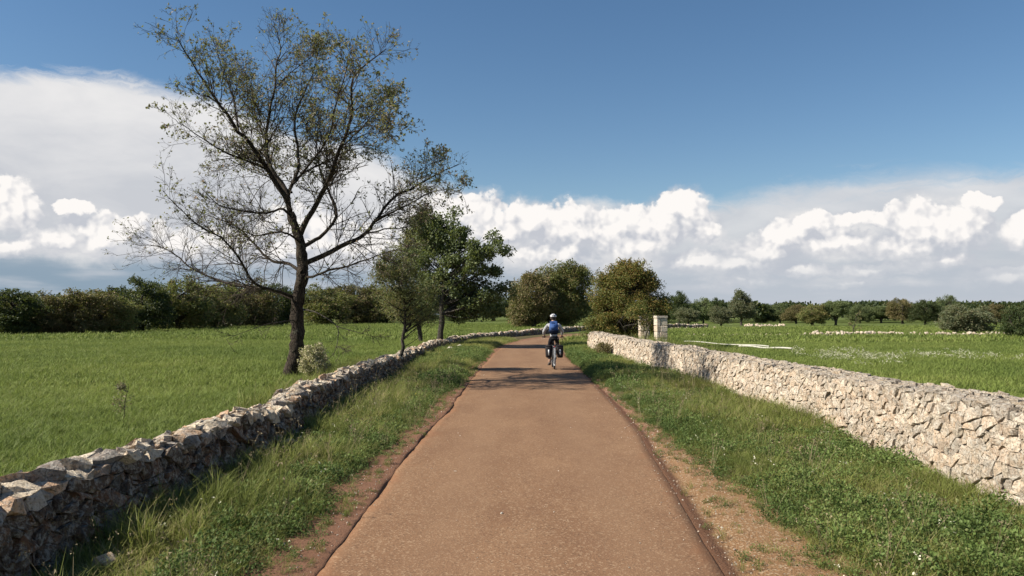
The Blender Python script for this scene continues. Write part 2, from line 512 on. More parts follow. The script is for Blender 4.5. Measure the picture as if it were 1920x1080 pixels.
def smooth_path(pts, step=0.25):
    pts = np.asarray(pts, float)
    d = np.r_[0, np.cumsum(np.hypot(*np.diff(pts, axis=0).T))]
    # Catmull-Rom through the points
    P_ = np.vstack([2 * pts[0] - pts[1], pts, 2 * pts[-1] - pts[-2]])
    out = []
    for i in range(len(pts) - 1):
        n_ = max(2, int((d[i + 1] - d[i]) / step))
        t = np.linspace(0, 1, n_, endpoint=False)[:, None]
        p0, p1, p2, p3 = P_[i], P_[i + 1], P_[i + 2], P_[i + 3]
        out.append(0.5 * ((2 * p1) + (-p0 + p2) * t + (2 * p0 - 5 * p1 + 4 * p2 - p3) * t ** 2 + (-p0 + 3 * p1 - 3 * p2 + p3) * t ** 3))
    out.append(pts[-1:])
    q = np.vstack(out)
    s = np.r_[0, np.cumsum(np.hypot(*np.diff(q, axis=0).T))]
    g = np.gradient(q, axis=0)
    g /= np.hypot(g[:, 0], g[:, 1])[:, None]
    nrm = np.c_[g[:, 1], -g[:, 0]]           # to the right of travel
    return q, s, nrm


RQ, RS, RN = smooth_path(ROAD)


def road_coords(x, y):
    """lateral offset from the road's centre line and y of the nearest point"""
    x = np.asarray(x, float).ravel(); y = np.asarray(y, float).ravel()
    lat = np.empty(len(x)); yy = np.empty(len(x))
    q = RQ[::4]; nn = RN[::4]
    for i in range(0, len(x), 20000):
        dx = x[i:i + 20000, None] - q[None, :, 0]; dy = y[i:i + 20000, None] - q[None, :, 1]
        j = np.argmin(dx * dx + dy * dy, axis=1)
        r = np.arange(len(j))
        lat[i:i + 20000] = dx[r, j] * nn[j, 0] + dy[r, j] * nn[j, 1]
        yy[i:i + 20000] = q[j, 1]
    return lat, yy


def edge_l(y):   # asphalt edge, left of the centre line
    return -(1.33 + 0.05 * (vnoise(y * 0.35, 3.0, 1) - .5) * 2 + 0.03 * (vnoise(y * 2.0, 3.0, 2) - .5) * 2)


def edge_r(y):
    return np.interp(y, [0, 5, 7.5, 11, 17, 26, 40, 60], [1.22, 1.26, 1.42, 1.62, 1.68, 1.72, 1.6, 1.5]) + 0.05 * (vnoise(y * 0.5, 8.0, 3) - .5)


def grass_l(y):
    return -(np.interp(y, [0, 5, 6.2, 10, 15, 19, 60], [1.40, 1.46, 1.60, 1.58, 1.56, 1.44, 1.45]) + 0.36 * (vnoise(y * 0.9, 1.0, 4) - .5) + 0.12 * (vnoise(y * 3.0, 1.0, 5) - .5))


def grass_r(y):
    return np.interp(y, [0, 5, 9, 12, 18, 60], [1.86, 1.84, 1.96, 1.86, 1.82, 1.65]) + 0.30 * (vnoise(y * 0.8, 2.0, 6) - .5) + 0.12 * (vnoise(y * 3.0, 2.0, 7) - .5)


# wall lines: foot of the road-side face
WALL_L = np.array([(-3.05, 1.5), (-2.92, 5.3), (-2.78, 8), (-2.85, 12), (-3.02, 17), (-3.15, 22), (-3.3, 30), (-3.25, 38), (-2.85, 46), (-1.6, 53), (0.6, 61),
                   (3.0, 68), (5.8, 76), (9.5, 84), (15, 91), (24, 98)], float)
WALL_R = np.array([(4.15, 1.5), (4.22, 6.8), (4.50, 12.75), (4.35, 19), (3.95, 25), (3.55, 31), (3.4, 36.5)], float)
WQL, WSL, WNL = smooth_path(WALL_L, 0.1)
WQR, WSR, WNR = smooth_path(WALL_R, 0.1)


def wall_x(q, y):
    return np.interp(y, q[:, 1], q[:, 0])


def ground_z(x, y):
    x = np.asarray(x, float); y = np.asarray(y, float)
    shp = x.shape
    lat, yy = road_coords(x, y)
    lat = lat.reshape(shp); yy = yy.reshape(shp)
    z = 0.05 * (vnoise(x * 0.5, y * 0.5, 11, 3) - 0.5) + 0.35 * (vnoise(x * 0.03 + 5, y * 0.03, 12, 2) - 0.5) * np.clip((np.hypot(x, y) - 25) / 60, 0, 1)
    al = np.abs(lat)
    cor = np.clip((al - 1.45) / 0.5, 0, 1)
    cor = cor * cor * (3 - 2 * cor)
    verge = np.exp(-((al - 2.5) / 0.6) ** 2) * 0.05
    left = np.clip((wall_x(WQL, y) - 0.1 - x) / 0.5, 0, 1) * np.clip((70 - y) / 20, 0, 1)
    z = z + verge + 0.13 * left
    return -0.07 * (1 - cor) * (y < 110) + z * cor


# ------------------------------------------------------------------ ground sheet
def grow(a, b, step0, ratio, neg=False):
    out = [a]; s = step0
    while out[-1] < b:
        out.append(out[-1] + s); s *= ratio
    return np.array(out)


xs_p = grow(6.0, 4000, 0.16, 1.09)
xs = np.r_[-xs_p[::-1], np.arange(-5.9, 5.95, 0.12), xs_p]
ys_p = grow(14.0, 5000, 0.22, 1.035)
ys = np.r_[-grow(4, 600, 1, 1.3)[::-1], np.arange(-3, 14, 0.16), ys_p]
X, Y = np.meshgrid(xs, ys)
Z = ground_z(X, Y)
nv = X.shape
idx = np.arange(X.size).reshape(nv)
quads = np.stack([idx[:-1, :-1], idx[:-1, 1:], idx[1:, 1:], idx[1:, :-1]], -1).reshape(-1, 4)
me = mesh_np('ground', np.stack([X, Y, Z], -1), None, quads, True)
m, n, out = new_mat('grassy earth')
g = n.new('ShaderNodeNewGeometry')
p = g.outputs['Position']
sx = n.new('ShaderNodeSeparateXYZ'); n.l.new(p, sx.inputs[0])
n1 = n.noise(p, 0.09, 5, 0.6); n2 = n.noise(p, 2.5, 6, 0.65); n3 = n.noise(p, 30, 4, 0.7); n4 = n.noise(n.vmath('MULTIPLY', p, (0.25, 1, 1)), 0.22, 4, 0.6)
field = n.mixc(n2, (0.105, 0.14, 0.030), (0.165, 0.21, 0.050))
field = n.mixc(n.sstep(n1, 0.4, 0.65, 0, 0.55), field, (0.15, 0.17, 0.06))
field = n.mixc(n.sstep(n4, 0.45, 0.6, 0, 0.25), field, (0.085, 0.135, 0.028))
soil = n.mixc(n3, (0.10, 0.065, 0.040), (0.20, 0.13, 0.08))
zone = n.new('ShaderNodeAttribute', attribute_name='soil')
c = n.mixc(n.math('ADD', n.math('MULTIPLY', zone.outputs['Fac'], 1.1), n.lin(n3, 0.3, 0.7, -0.35, 0.15), clamp=True), field, soil)
principled(n, out, c, 0.95, n.math('ADD', n2, n3), 0.8, 0.05, 0.1)
ground = obj('ground', me, m, kind='structure')
latg, yyg = road_coords(X, Y)
soilv = (np.abs(latg) < 4.4).astype(float) * (Y.ravel() < 70) * 0.75
fattr(me, 'soil', soilv)
print('ground', len(quads))

# ------------------------------------------------------------------ road and its shoulders
def strip(name, s_arr, cols, mat, kind='structure'):
    """cols(y, k) -> offsets (n, m), heights (n, m) across the road"""
    ii = np.clip(np.searchsorted(RS, s_arr), 0, len(RS) - 1)
    q = np.stack([np.interp(s_arr, RS, RQ[:, 0]), np.interp(s_arr, RS, RQ[:, 1])], -1)
    nn = np.stack([np.interp(s_arr, RS, RN[:, 0]), np.interp(s_arr, RS, RN[:, 1])], -1)
    off, hz = cols(q[:, 1])
    v = np.stack([q[:, None, 0] + nn[:, None, 0] * off, q[:, None, 1] + nn[:, None, 1] * off, hz], -1)
    n_, m_ = off.shape
    idx = np.arange(n_ * m_).reshape(n_, m_)
    quads = np.stack([idx[:-1, :-1], idx[:-1, 1:], idx[1:, 1:], idx[1:, :-1]], -1).reshape(-1, 4)
    me = mesh_np(name, v, None, quads, True)
    fattr(me, 'lat', off)
    u = np.repeat(np.linspace(0, 1, m_)[None], n_, 0)
    fattr(me, 'across', u)
    return obj(name, me, mat, kind=kind)


s_near = np.arange(8, 60, 0.10); s_far = np.arange(60, RS[-1], 0.5)
s_arr = np.r_[s_near, s_far]


def road_z(lat, y):
    return 0.012 - 0.008 * lat ** 2 * 0.6 + 0.008 * (vnoise(lat * 1.3, y * 0.6, 21, 3) - .5) * 2


def cols_road(y):
    l, r = edge_l(y), edge_r(y)
    u = np.r_[0, .006, np.linspace(.04, .96, 23), .994, 1][None]
    off = l[:, None] * (1 - u) + r[:, None] * u
    hz = road_z(off, y[:, None])
    hz[:, 0] -= 0.02; hz[:, -1] -= 0.02
    return off, hz


m_road, n, out = new_mat('red dusted asphalt')
g = n.new('ShaderNodeNewGeometry'); p = g.outputs['Position']
lat = n.new('ShaderNodeAttribute', attribute_name='lat').outputs['Fac']
acr = n.new('ShaderNodeAttribute', attribute_name='across').outputs['Fac']
big = n.noise(n.vmath('MULTIPLY', p, (1, 0.35, 1)), 0.9, 5, 0.6)
fine = n.noise(p, 90, 5, 0.75)
pat = n.noise(n.vmath('MULTIPLY', p, (1, 0.5, 1)), 2.6, 6, 0.7)
grit = n.new('ShaderNodeTexVoronoi', feature='F1'); n.put(grit.inputs['Vector'], p); grit.inputs['Scale'].default_value = 75
gr_c = n.new('ShaderNodeTexWhiteNoise'); n.l.new(grit.outputs['Position'], gr_c.inputs[0])
c = n.mixc(n.sstep(big, 0.32, 0.68), (0.255, 0.138, 0.084), (0.345, 0.200, 0.124))
c = n.mixc(n.lin(fine, 0.35, 0.65, 0, 0.45), c, (0.20, 0.11, 0.07))
c = n.mixc(n.math('MULTIPLY', n.math('GREATER_THAN', gr_c.outputs[0], 0.86), 0.55), c, (0.50, 0.35, 0.25))
c = n.mixc(n.math('MULTIPLY', n.math('LESS_THAN', gr_c.outputs[0], 0.12), 0.5), c, (0.11, 0.065, 0.045))
c = n.mixc(n.sstep(pat, 0.50, 0.70, 0, 0.22), c, (0.42, 0.265, 0.175))
c = n.mixc(n.sstep(pat, 0.46, 0.34, 0, 0.25), c, (0.19, 0.095, 0.06))
# the two worn wheel lines are smoother and paler, the edges carry red dust
wl = n.math('ABSOLUTE', n.math('SUBTRACT', n.math('ABSOLUTE', n.math('SUBTRACT', lat, 0.1)), 0.68))
c = n.mixc(n.math('MULTIPLY', n.sstep(n.math('ADD', wl, n.lin(big, 0.3, 0.7, -0.15, 0.15)), 0.0, 0.42, 0.32, 0.0), 1.0), c, (0.335, 0.205, 0.135))
ed = n.math('ADD', n.math('MULTIPLY', n.math('ABSOLUTE', n.math('SUBTRACT', acr, 0.5)), 2.0), n.lin(n.noise(p, 2.2, 5, 0.65), 0.3, 0.7, -0.10, 0.10))
c = n.mixc(n.sstep(ed, 0.80, 0.98, 0, 0.7), c, (0.29, 0.140, 0.080))
c = n.vmath('MULTIPLY', c, (0.99, 0.98, 0.84))
h = n.math('ADD', n.math('MULTIPLY', grit.outputs['Distance'], 0.8), n.math('MULTIPLY', fine, 0.7))
principled(n, out, c, 0.88, h, 0.35, 0.008, 0.2)
road = strip('road', s_arr, cols_road, m_road)


def cols_left(y):
    l, gl = edge_l(y), grass_l(y)
    inner = l + 0.03
    outer = gl - 0.45
    # a ragged lip of earth stands over the asphalt edge and casts a thin shadow
    lip = np.interp(y, [0, 4.5, 6, 8, 15, 19, 24, 90], [0.000, 0.001, 0.006, 0.026, 0.030, 0.014, 0.004, 0.004]) * np.clip(2.6 * vnoise(y * 1.3, 4.0, 9) - 0.55, 0.1, 1.5) 
    u = np.array([0, .03, .06, .12, .2, .32, .5, .75, 1.0])[None]
    off = inner[:, None] * (1 - u) + outer[:, None] * u
    jag = 0.035 * (vnoise(y * 6, 2.0, 10) - .5)
    off[:, 1:3] += jag[:, None]
    prof = np.array([-.5, .55, 1.0, 1.05, .85, .7, .7, .75, .55])[None]
    hz = prof * lip[:, None] + 0.012 * (vnoise(off * 7, y[:, None] * 5, 13, 3) - .5)
    hz[:, 0] = -0.02
    hz[:, 1:] += 0.004
    return off[:, ::-1], hz[:, ::-1]


m_sl, n, out = new_mat('red earth')
g = n.new('ShaderNodeNewGeometry'); p = g.outputs['Position']
a = n.noise(p, 3, 6, 0.65); b_ = n.noise(p, 60, 5, 0.7)
c = n.mixc(a, (0.23, 0.115, 0.068), (0.34, 0.185, 0.115))
c = n.mixc(n.sstep(b_, 0.5, 0.7, 0, 0.5), c, (0.40, 0.25, 0.17))
c = n.mixc(n.sstep(b_, 0.35, 0.25, 0, 0.6), c, (0.11, 0.055, 0.035))
principled(n, out, c, 0.95, n.math('ADD', a, b_), 0.9, 0.03, 0.1)
sh_l = strip('left_shoulder', s_arr, cols_left, m_sl)


def cols_right(y):
    r, gr = edge_r(y), grass_r(y)
    inner = r - 0.05
    outer = gr + 0.45
    u = np.array([0, .05, .10, .16, .22, .27, .33, .45, .65, .85, 1.0])[None]
    off = inner[:, None] * (1 - u) + outer[:, None] * u
    off[:, 4:7] += (0.03 * (vnoise(y * 5, 6.0, 14) - .5))[:, None]
    prof = np.array([-0.04, 0.000, -0.006, -0.012, -0.006, 0.010, .018, .024, .028, .032, .02])[None]
    hz = prof + 0.014 * (vnoise(off * 6, y[:, None] * 4, 15, 3) - .5)
    hz[:, 0] = -0.04
    return off, hz


m_sr, n, out = new_mat('sandy earth')
g = n.new('ShaderNodeNewGeometry'); p = g.outputs['Position']
acr = n.new('ShaderNodeAttribute', attribute_name='across').outputs['Fac']
a = n.noise(p, 3, 6, 0.65); b_ = n.noise(p, 70, 5, 0.7)
gv = n.new('ShaderNodeTexVoronoi'); n.put(gv.inputs['Vector'], p); gv.inputs['Scale'].default_value = 60
gw = n.new('ShaderNodeTexWhiteNoise'); n.l.new(gv.outputs['Position'], gw.inputs[0])
c = n.mixc(a, (0.30, 0.160, 0.080), (0.43, 0.265, 0.135))
c = n.mixc(n.math('MULTIPLY', n.math('GREATER_THAN', gw.outputs[0], 0.82), 0.6), c, (0.60, 0.46, 0.30))
c = n.mixc(n.sstep(b_, 0.40, 0.28, 0, 0.6), c, (0.16, 0.085, 0.05))
sy_ = n.new('ShaderNodeSeparateXYZ'); n.l.new(p, sy_.inputs[0])
farred = n.sstep(n.math('ADD', sy_.outputs[1], n.lin(a, 0.3, 0.7, -3, 3)), 8.0, 13.0)
c = n.mixc(farred, c, n.mixc(b_, (0.26, 0.13, 0.078), (0.37, 0.215, 0.14)))
rut = n.math('ADD', acr, n.lin(a, 0.3, 0.7, -0.05, 0.05))
c = n.mixc(n.sstep(rut, 0.22, 0.34, 0.85, 0.0), c, (0.155, 0.075, 0.046))
principled(n, out, c, 0.95, n.math('ADD', n.math('MULTIPLY', gv.outputs['Distance'], 0.5), b_), 0.9, 0.02, 0.1)
sh_r = strip('right_shoulder', s_arr, cols_right, m_sr)
# cracks of dried mud beside the rut

# ------------------------------------------------------------------ dry stone walls
def clip_poly(poly, mid, nrm):
    out = []
    n_ = len(poly)
    dd = [(p[0] - mid[0]) * nrm[0] + (p[1] - mid[1]) * nrm[1] for p in poly]
    for i in range(n_):
        j = (i + 1) % n_
        if dd[i] <= 0: out.append(poly[i])
        if (dd[i] < 0) != (dd[j] < 0):
            t = dd[i] / (dd[i] - dd[j])
            out.append((poly[i][0] + t * (poly[j][0] - poly[i][0]), poly[i][1] + t * (poly[j][1] - poly[i][1])))
    return out


def voronoi_cells(seeds, aspect, reach):
    """polygons round the seeds; distances measured with the second axis stretched by aspect"""
    S_ = seeds * np.array([1, aspect])
    order = np.argsort(S_[:, 0]); S_ = S_[order]
    cells = [None] * len(S_)
    xs_ = S_[:, 0]
    for i, s_ in enumerate(S_):
        lo = np.searchsorted(xs_, s_[0] - reach); hi = np.searchsorted(xs_, s_[0] + reach)
        nb = np.arange(lo, hi); nb = nb[nb != i]
        d = np.hypot(S_[nb, 0] - s_[0], S_[nb, 1] - s_[1])
        k_ = np.argsort(d)[:12]
        poly = [(s_[0] - reach, s_[1] - reach), (s_[0] + reach, s_[1] - reach), (s_[0] + reach, s_[1] + reach), (s_[0] - reach, s_[1] + reach)]
        for j in k_:
            q = S_[nb[j]]
            poly = clip_poly(poly, ((s_[0] + q[0]) / 2, (s_[1] + q[1]) / 2), (q[0] - s_[0], q[1] - s_[1]))
            if len(poly) < 3: break
        cells[order[i]] = np.array(poly) / np.array([1, aspect]) if len(poly) >= 3 else None
    return cells


def build_wall(name, label, Q, SS, NN, side, hfun, width, batter, stone_w, row_h, mat, tints, rough, cap, seed, s_far_scale, core_mat, tints_top, base_drop=0.06):
    """side: +1 the visible face looks towards +normal (right of travel), -1 towards -normal"""
    r = np.random.default_rng(seed)
    total = SS[-1]
    root = thing(name, label, 'wall')

    def prof(s, u, d):
        """unrolled profile coordinate u (up the face, over the top, down the back), d outwards"""
        h = hfun(s)
        q = np.array([np.interp(s, SS, Q[:, 0]), np.interp(s, SS, Q[:, 1])])
        nn = np.array([np.interp(s, SS, NN[:, 0]), np.interp(s, SS, NN[:, 1])]) * side
        if u < h:
            inw = batter * u / h; z = u; dn = (1.0, 0.10)
        elif u < h + width:
            inw = batter + (u - h); z = h; 
            e0 = min(1, (u - h) / 0.08); e1 = min(1, (h + width - u) / 0.08)
            z -= 0.03 * (1 - min(e0, e1))
            lean = 0.7 * (1 - e0) - 0.7 * (1 - e1)
            dn = (lean, 1.0)
        else:
            inw = batter + width + batter * (u - h - width) / h * 0.6; z = h - (u - h - width); dn = (-1.0, 0.1)
        if u < h and h - u < 0.06:
            dn = (1.0, 0.1 + 0.9 * (1 - (h - u) / 0.06))
        L_ = math.hypot(*dn); dn = (dn[0] / L_, dn[1] / L_)
        off = -inw + dn[0] * d
        zz = z + dn[1] * d
        gz = -base_drop * 0
        return (q[0] + nn[0] * off, q[1] + nn[1] * off, zz + gz)

    hm = float(np.mean([hfun(s) for s in np.linspace(0, total, 50)]))
    U = hm + width + hm * 0.8
    # seeds in wavering rows; bigger stones far away where they cannot be told apart
    seeds = []; scl = []
    s = 0.0
    while s < total:
        y_here = np.interp(s, SS, Q[:, 1])
        f = 1.0 + s_far_scale * max(0.0, (y_here - 20) / 30.0)
        f = min(f, 2.2)
        hh = hfun(s)
        u = -0.10
        while u < hh + width + hh * 0.8:
            rh = row_h * f * r.uniform(0.6, 1.5)
            top = hh - 0.04 < u < hh + width
            if cap and top: rh *= 1.05
            seeds.append((s + r.uniform(-.5, .5) * stone_w * f, u + rh * 0.5 + r.uniform(-.3, .3) * row_h)); scl.append(f)
            if r.random() < 0.45:      # small packing stones
                seeds.append((s + r.uniform(-.6, .6) * stone_w * f, u + rh * r.uniform(0, 1))); scl.append(f)
            u += rh
        s += stone_w * f * r.uniform(0.75, 1.2)
    seeds = np.array(seeds)
    keep = (seeds[:, 0] > 0) & (seeds[:, 0] < total)
    seeds = seeds[keep]; scl = np.array(scl)[keep]
    cells = voronoi_cells(seeds, stone_w / row_h * 0.85, stone_w * 4.5)
    stones = []
    for sd, cell, f in zip(seeds, cells, scl):
        if cell is None: continue
        c0_ = cell.mean(0)
        # clean short edges
        pts = [cell[0]]
        for q in cell[1:]:
            if np.hypot(*(q - pts[-1])) > 0.018 * f: pts.append(q)
        if np.hypot(*(pts[0] - pts[-1])) < 0.018 * f: pts.pop()
        if len(pts) < 3: continue
        p2_ = []
        for i in range(len(pts)):
            a_1, b_1 = pts[i], pts[(i + 1) % len(pts)]
            p2_.append(a_1)
            if np.hypot(*(b_1 - a_1)) > 0.45 * stone_w * f and len(pts) < 9: p2_.append((a_1 + b_1) / 2)
        cell = np.array(p2_)
        wa = 0.042 * f
        wx = vnoise(cell[:, 0] * 9 / f, cell[:, 1] * 11 / f, seed + 100, 2) - .5
        wy = vnoise(cell[:, 0] * 9 / f + 40, cell[:, 1] * 11 / f + 7, seed + 200, 2) - .5
        cell = cell + np.stack([wx * 2 * wa * 1.3, wy * 2 * wa], -1)
        c0_ = cell.mean(0)
        hh = hfun(sd[0])
        is_top = sd[1] > hh - 0.05
        gap = r.uniform(0.92, 0.99)
        big_ = min(1.6, 0.5 + np.ptp(cell[:, 0]) / stone_w * 0.5)
        proud = r.uniform(0.0, 1.0) ** 1.3 * rough * big_ + (r.uniform(0, cap) if is_top and r.random() < .5 else 0)
        n_ = len(cell)
        tilt = r.uniform(-1, 1, 2) * rough * (0.5 if is_top else 1.0)
        rings = []
        back = -0.10
        jit = lambda a: r.uniform(-a, a, (n_, 2))
        rings.append((c0_ + (cell - c0_) * gap * 0.86, np.full(n_, back)))
        rings.append((c0_ + (cell - c0_) * gap + jit(0.006 * f), np.full(n_, proud - 0.022) + r.uniform(-.012, .012, n_)))
        in_ = r.uniform(0.84, 0.97, (n_, 1))
        fr = c0_ + (cell - c0_) * in_ + jit(0.006 * f)
        dz = proud + r.uniform(-.010, .010, n_) * (rough / 0.03) * 0.8
        rel = (fr - c0_)
        dz = dz + rel[:, 0] * tilt[0] * 6 + rel[:, 1] * tilt[1] * 7
        rings.append((fr, dz))
        cen = (c0_ + (cell[r.integers(n_)] - c0_) * r.uniform(0, .5), proud + r.uniform(-.004, 0.014) * f)
        verts = []
        for uv, dd in rings:
            for (a, b), d_ in zip(uv, dd):
                verts.append(prof(min(max(a, 0), total), b, d_))
        verts.append(prof(min(max(cen[0][0], 0), total), cen[0][1], cen[1]))
        faces = []
        for k_ in range(2):
            for i in range(n_):
                j = (i + 1) % n_
                a, b, c_, d_ = k_ * n_ + i, k_ * n_ + j, (k_ + 1) * n_ + j, (k_ + 1) * n_ + i
                faces.append((a, b, c_)); faces.append((a, c_, d_))
        for i in range(n_):
            faces.append((2 * n_ + i, 2 * n_ + (i + 1) % n_, 3 * n_))
        verts = np.array(verts); faces = np.array(faces)
        if side < 0: faces = faces[:, ::-1]
        ctr = verts[2 * n_:].mean(0)
        dist = math.hypot(ctr[0], ctr[1])
        size = math.sqrt(max(1e-6, np.ptp(cell[:, 0]) * np.ptp(cell[:, 1])))
        px = F_PX * size / max(dist, 1)
        vis = abs(ctr[0]) / max(ctr[1], 0.1) < 0.66 and sd[1] < hh + width * 0.9 and sd[1] > 0.03
        px_x = 960 + ctr[0] / max(ctr[1], .1) * F_PX; px_y = HOR_Y + (CAM_H - ctr[2]) / max(ctr[1], .1) * F_PX
        vis = vis and px_y < 1090
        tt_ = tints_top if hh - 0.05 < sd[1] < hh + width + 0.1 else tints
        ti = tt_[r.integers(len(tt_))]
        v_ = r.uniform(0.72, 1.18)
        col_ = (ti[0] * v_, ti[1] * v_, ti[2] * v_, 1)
        stones.append((px if vis else 0.0, verts, faces, col_, ctr))
    stones.sort(key=lambda t: -t[0])
    nsep = 0
    jv, jf, jc = [], [], []; base = 0
    for (px, verts, faces, col_, ctr) in stones:
        if nsep < 295 and px > 8:
            me = mesh_np('stone', verts - ctr, faces)
            fattr(me, 'tint', np.tile(col_, (len(verts), 1)), 'FLOAT_COLOR')
            obj('stone', me, mat, root, loc=ctr)
            nsep += 1
        else:
            jv.append(verts); jf.append(faces + base); jc.append(np.tile(col_, (len(verts), 1))); base += len(verts)
    me = mesh_np('stonework', np.vstack(jv), np.vstack(jf))
    fattr(me, 'tint', np.vstack(jc), 'FLOAT_COLOR')
    obj('stonework', me, mat, root, kind='stuff')
    # dark inside seen through the joints
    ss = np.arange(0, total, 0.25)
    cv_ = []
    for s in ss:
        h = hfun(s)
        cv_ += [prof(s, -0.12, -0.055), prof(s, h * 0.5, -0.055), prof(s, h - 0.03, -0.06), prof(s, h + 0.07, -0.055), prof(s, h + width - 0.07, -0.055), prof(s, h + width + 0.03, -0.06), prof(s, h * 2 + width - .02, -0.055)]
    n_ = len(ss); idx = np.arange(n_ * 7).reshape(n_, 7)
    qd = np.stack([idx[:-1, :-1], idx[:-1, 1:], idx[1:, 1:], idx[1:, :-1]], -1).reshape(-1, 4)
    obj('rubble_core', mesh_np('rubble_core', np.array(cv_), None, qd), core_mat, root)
    print(name, 'stones', len(stones), 'separate', nsep)
    return root


def h_left(s):
    y_ = float(np.interp(s, WSL, WQL[:, 1]))
    b = float(np.interp(y_, [0, 4.5, 6.6, 9.3, 13, 23, 38, 60, 90], [0.44, 0.44, 0.54, 0.53, 0.54, 0.42, 0.34, 0.38, 0.47]))
    return b + 0.10 * (float(vnoise(s * 0.7, 1.0, 31, 3)) - 0.5) * 2 * 1.0


def h_right(s):
    y_ = float(np.interp(s, WSR, WQR[:, 1]))
    b = float(np.interp(y_, [0, 8, 14, 22, 36], [0.84, 0.82, 0.74, 0.78, 0.84]))
    return b + 0.035 * (float(vnoise(s * 0.6, 1.0, 33, 3)) - 0.5) * 2


TL_SHADED = [(0.095, 0.070, 0.052), (0.16, 0.088, 0.052), (0.07, 0.056, 0.046), (0.12, 0.088, 0.066), (0.19, 0.10, 0.056), (0.055, 0.047, 0.040), (0.10, 0.08, 0.064)]  # left wall face: tints darkened to paint in the shade on the road side
TL_SUNLIT = [(0.62, 0.53, 0.40), (0.70, 0.60, 0.45), (0.62, 0.42, 0.27), (0.46, 0.41, 0.34), (0.74, 0.65, 0.50), (0.28, 0.25, 0.22)]  # left wall top: tints paled to paint in sunlight on the cap stones
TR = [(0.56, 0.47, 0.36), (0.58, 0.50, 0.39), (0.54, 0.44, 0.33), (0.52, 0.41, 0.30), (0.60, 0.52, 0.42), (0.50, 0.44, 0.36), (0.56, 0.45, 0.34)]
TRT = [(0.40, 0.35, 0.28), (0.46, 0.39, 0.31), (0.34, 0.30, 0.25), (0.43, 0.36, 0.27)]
wall_left = build_wall('stone_wall', 'low dry stone wall of mossy rubble with shade-tinted face and sun-paled top along the left side of the road', WQL, WSL, WNL, +1, h_left, 0.27, 0.10, 0.185, 0.095,
                       M_STONE_L, TL_SHADED, 0.060, 0.06, 41, 0.5, M_CORE, TL_SUNLIT)
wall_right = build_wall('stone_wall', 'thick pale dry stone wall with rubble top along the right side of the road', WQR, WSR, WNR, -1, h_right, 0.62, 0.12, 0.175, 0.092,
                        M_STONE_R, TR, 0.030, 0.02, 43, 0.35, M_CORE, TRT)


# ------------------------------------------------------------------ rocks
def rock_mesh(name, r, size, flat=0.6, npts=22):
    bm = bmesh.new()
    for i in range(npts):
        v = Vector((r.normal(), r.normal(), r.normal())).normalized()
        v = Vector((v.x * size[0] * r.uniform(.8, 1.1), v.y * size[1] * r.uniform(.8, 1.1), v.z * size[2] * r.uniform(.8, 1.1)))
        bm.verts.new(v)
    bmesh.ops.convex_hull(bm, input=bm.verts)
    for v in [v for v in bm.verts if not v.link_faces]: bm.verts.remove(v)
    bmesh.ops.triangulate(bm, faces=bm.faces)
    me = bpy.data.meshes.new(name); bm.to_mesh(me); bm.free()
    return me


rr = np.random.default_rng(5)
ROCKS = []
for i in range(8):
    ROCKS.append(rock_mesh('rock', rr, (1, rr.uniform(.6, .9), rr.uniform(.45, .7))))


def mesh_arrays(me):
    v = np.empty(len(me.vertices) * 3, np.float32); me.vertices.foreach_get('co', v)
    f = np.empty(len(me.loops), np.int32); me.loops.foreach_get('vertex_index', f)
    return v.reshape(-1, 3), f.reshape(-1, 3)


ROCK_NP = [mesh_arrays(m_) for m_ in ROCKS]


def joined_rocks(name, pos, sizes, mat, tints, r, kind='stuff', parent=None):
    V, F, Cc = [], [], []; base = 0
    for p_, s_ in zip(pos, sizes):
        v, f = ROCK_NP[r.integers(len(ROCK_NP))]
        e = Euler(r.uniform(0, 6.28, 3) * np.array([.15, .15, 1])).to_matrix()
        vv = (v * s_) @ np.array(e).T + np.array(p_)
        V.append(vv); F.append(f + base); base += len(v)
        ti = np.array(tints[r.integers(len(tints))]) * r.uniform(.85, 1.15)
        Cc.append(np.tile((*ti, 1), (len(v), 1)))
    me = mesh_np(name, np.vstack(V), np.vstack(F))
    fattr(me, 'tint', np.vstack(Cc), 'FLOAT_COLOR')
    return obj(name, me, mat, parent, kind=kind)


def at_px(x, y, z=0.0):
    """the point at height z seen at a pixel"""
    d = (CAM_H - z) * F_PX / (y - HOR_Y)
    return ((x - 960) / F_PX * d, d)


# loose stones lying by the left wall and along the edges
loose = [(484, 872, 0.12, (0.62, 0.34, 0.19), 'orange stone lying in the grass by the left wall foot'),
         (540, 848, 0.10, (0.55, 0.42, 0.27), 'sandy stone in the weeds just beyond the orange stone'),
         (368, 928, 0.14, (0.30, 0.28, 0.25), 'grey slab leaning at the foot of the left wall'),
         (845, 662, 0.16, (0.66, 0.62, 0.52), 'pale stone at the foot of the leafy tree by the road'),
         (862, 655, 0.13, (0.70, 0.66, 0.56), 'small white stone in the verge past the leafy tree'),
         (205, 1076, 0.07, (0.62, 0.44, 0.28), 'small tan stone half hidden in grass near the left wall')]
for (x, y, s_, t_, lb) in loose:
    s_ *= 1.35
    gx, gy = at_px(x, y)
    me = ROCKS[rr.integers(8)].copy()
    v, f = mesh_arrays(me)
    me2 = mesh_np('loose_stone', v * s_, f)
    fattr(me2, 'tint', np.tile((*t_, 1), (len(v), 1)), 'FLOAT_COLOR')
    zz = float(ground_z(np.array([gx]), np.array([gy]))[0])
    o = obj('loose_stone', me2, M_STONE_R, loc=(gx, gy, zz + s_ * 0.6))
    o.rotation_euler = (0.1, 0.15, rr.uniform(0, 6))
    tag(o, lb, 'stone')

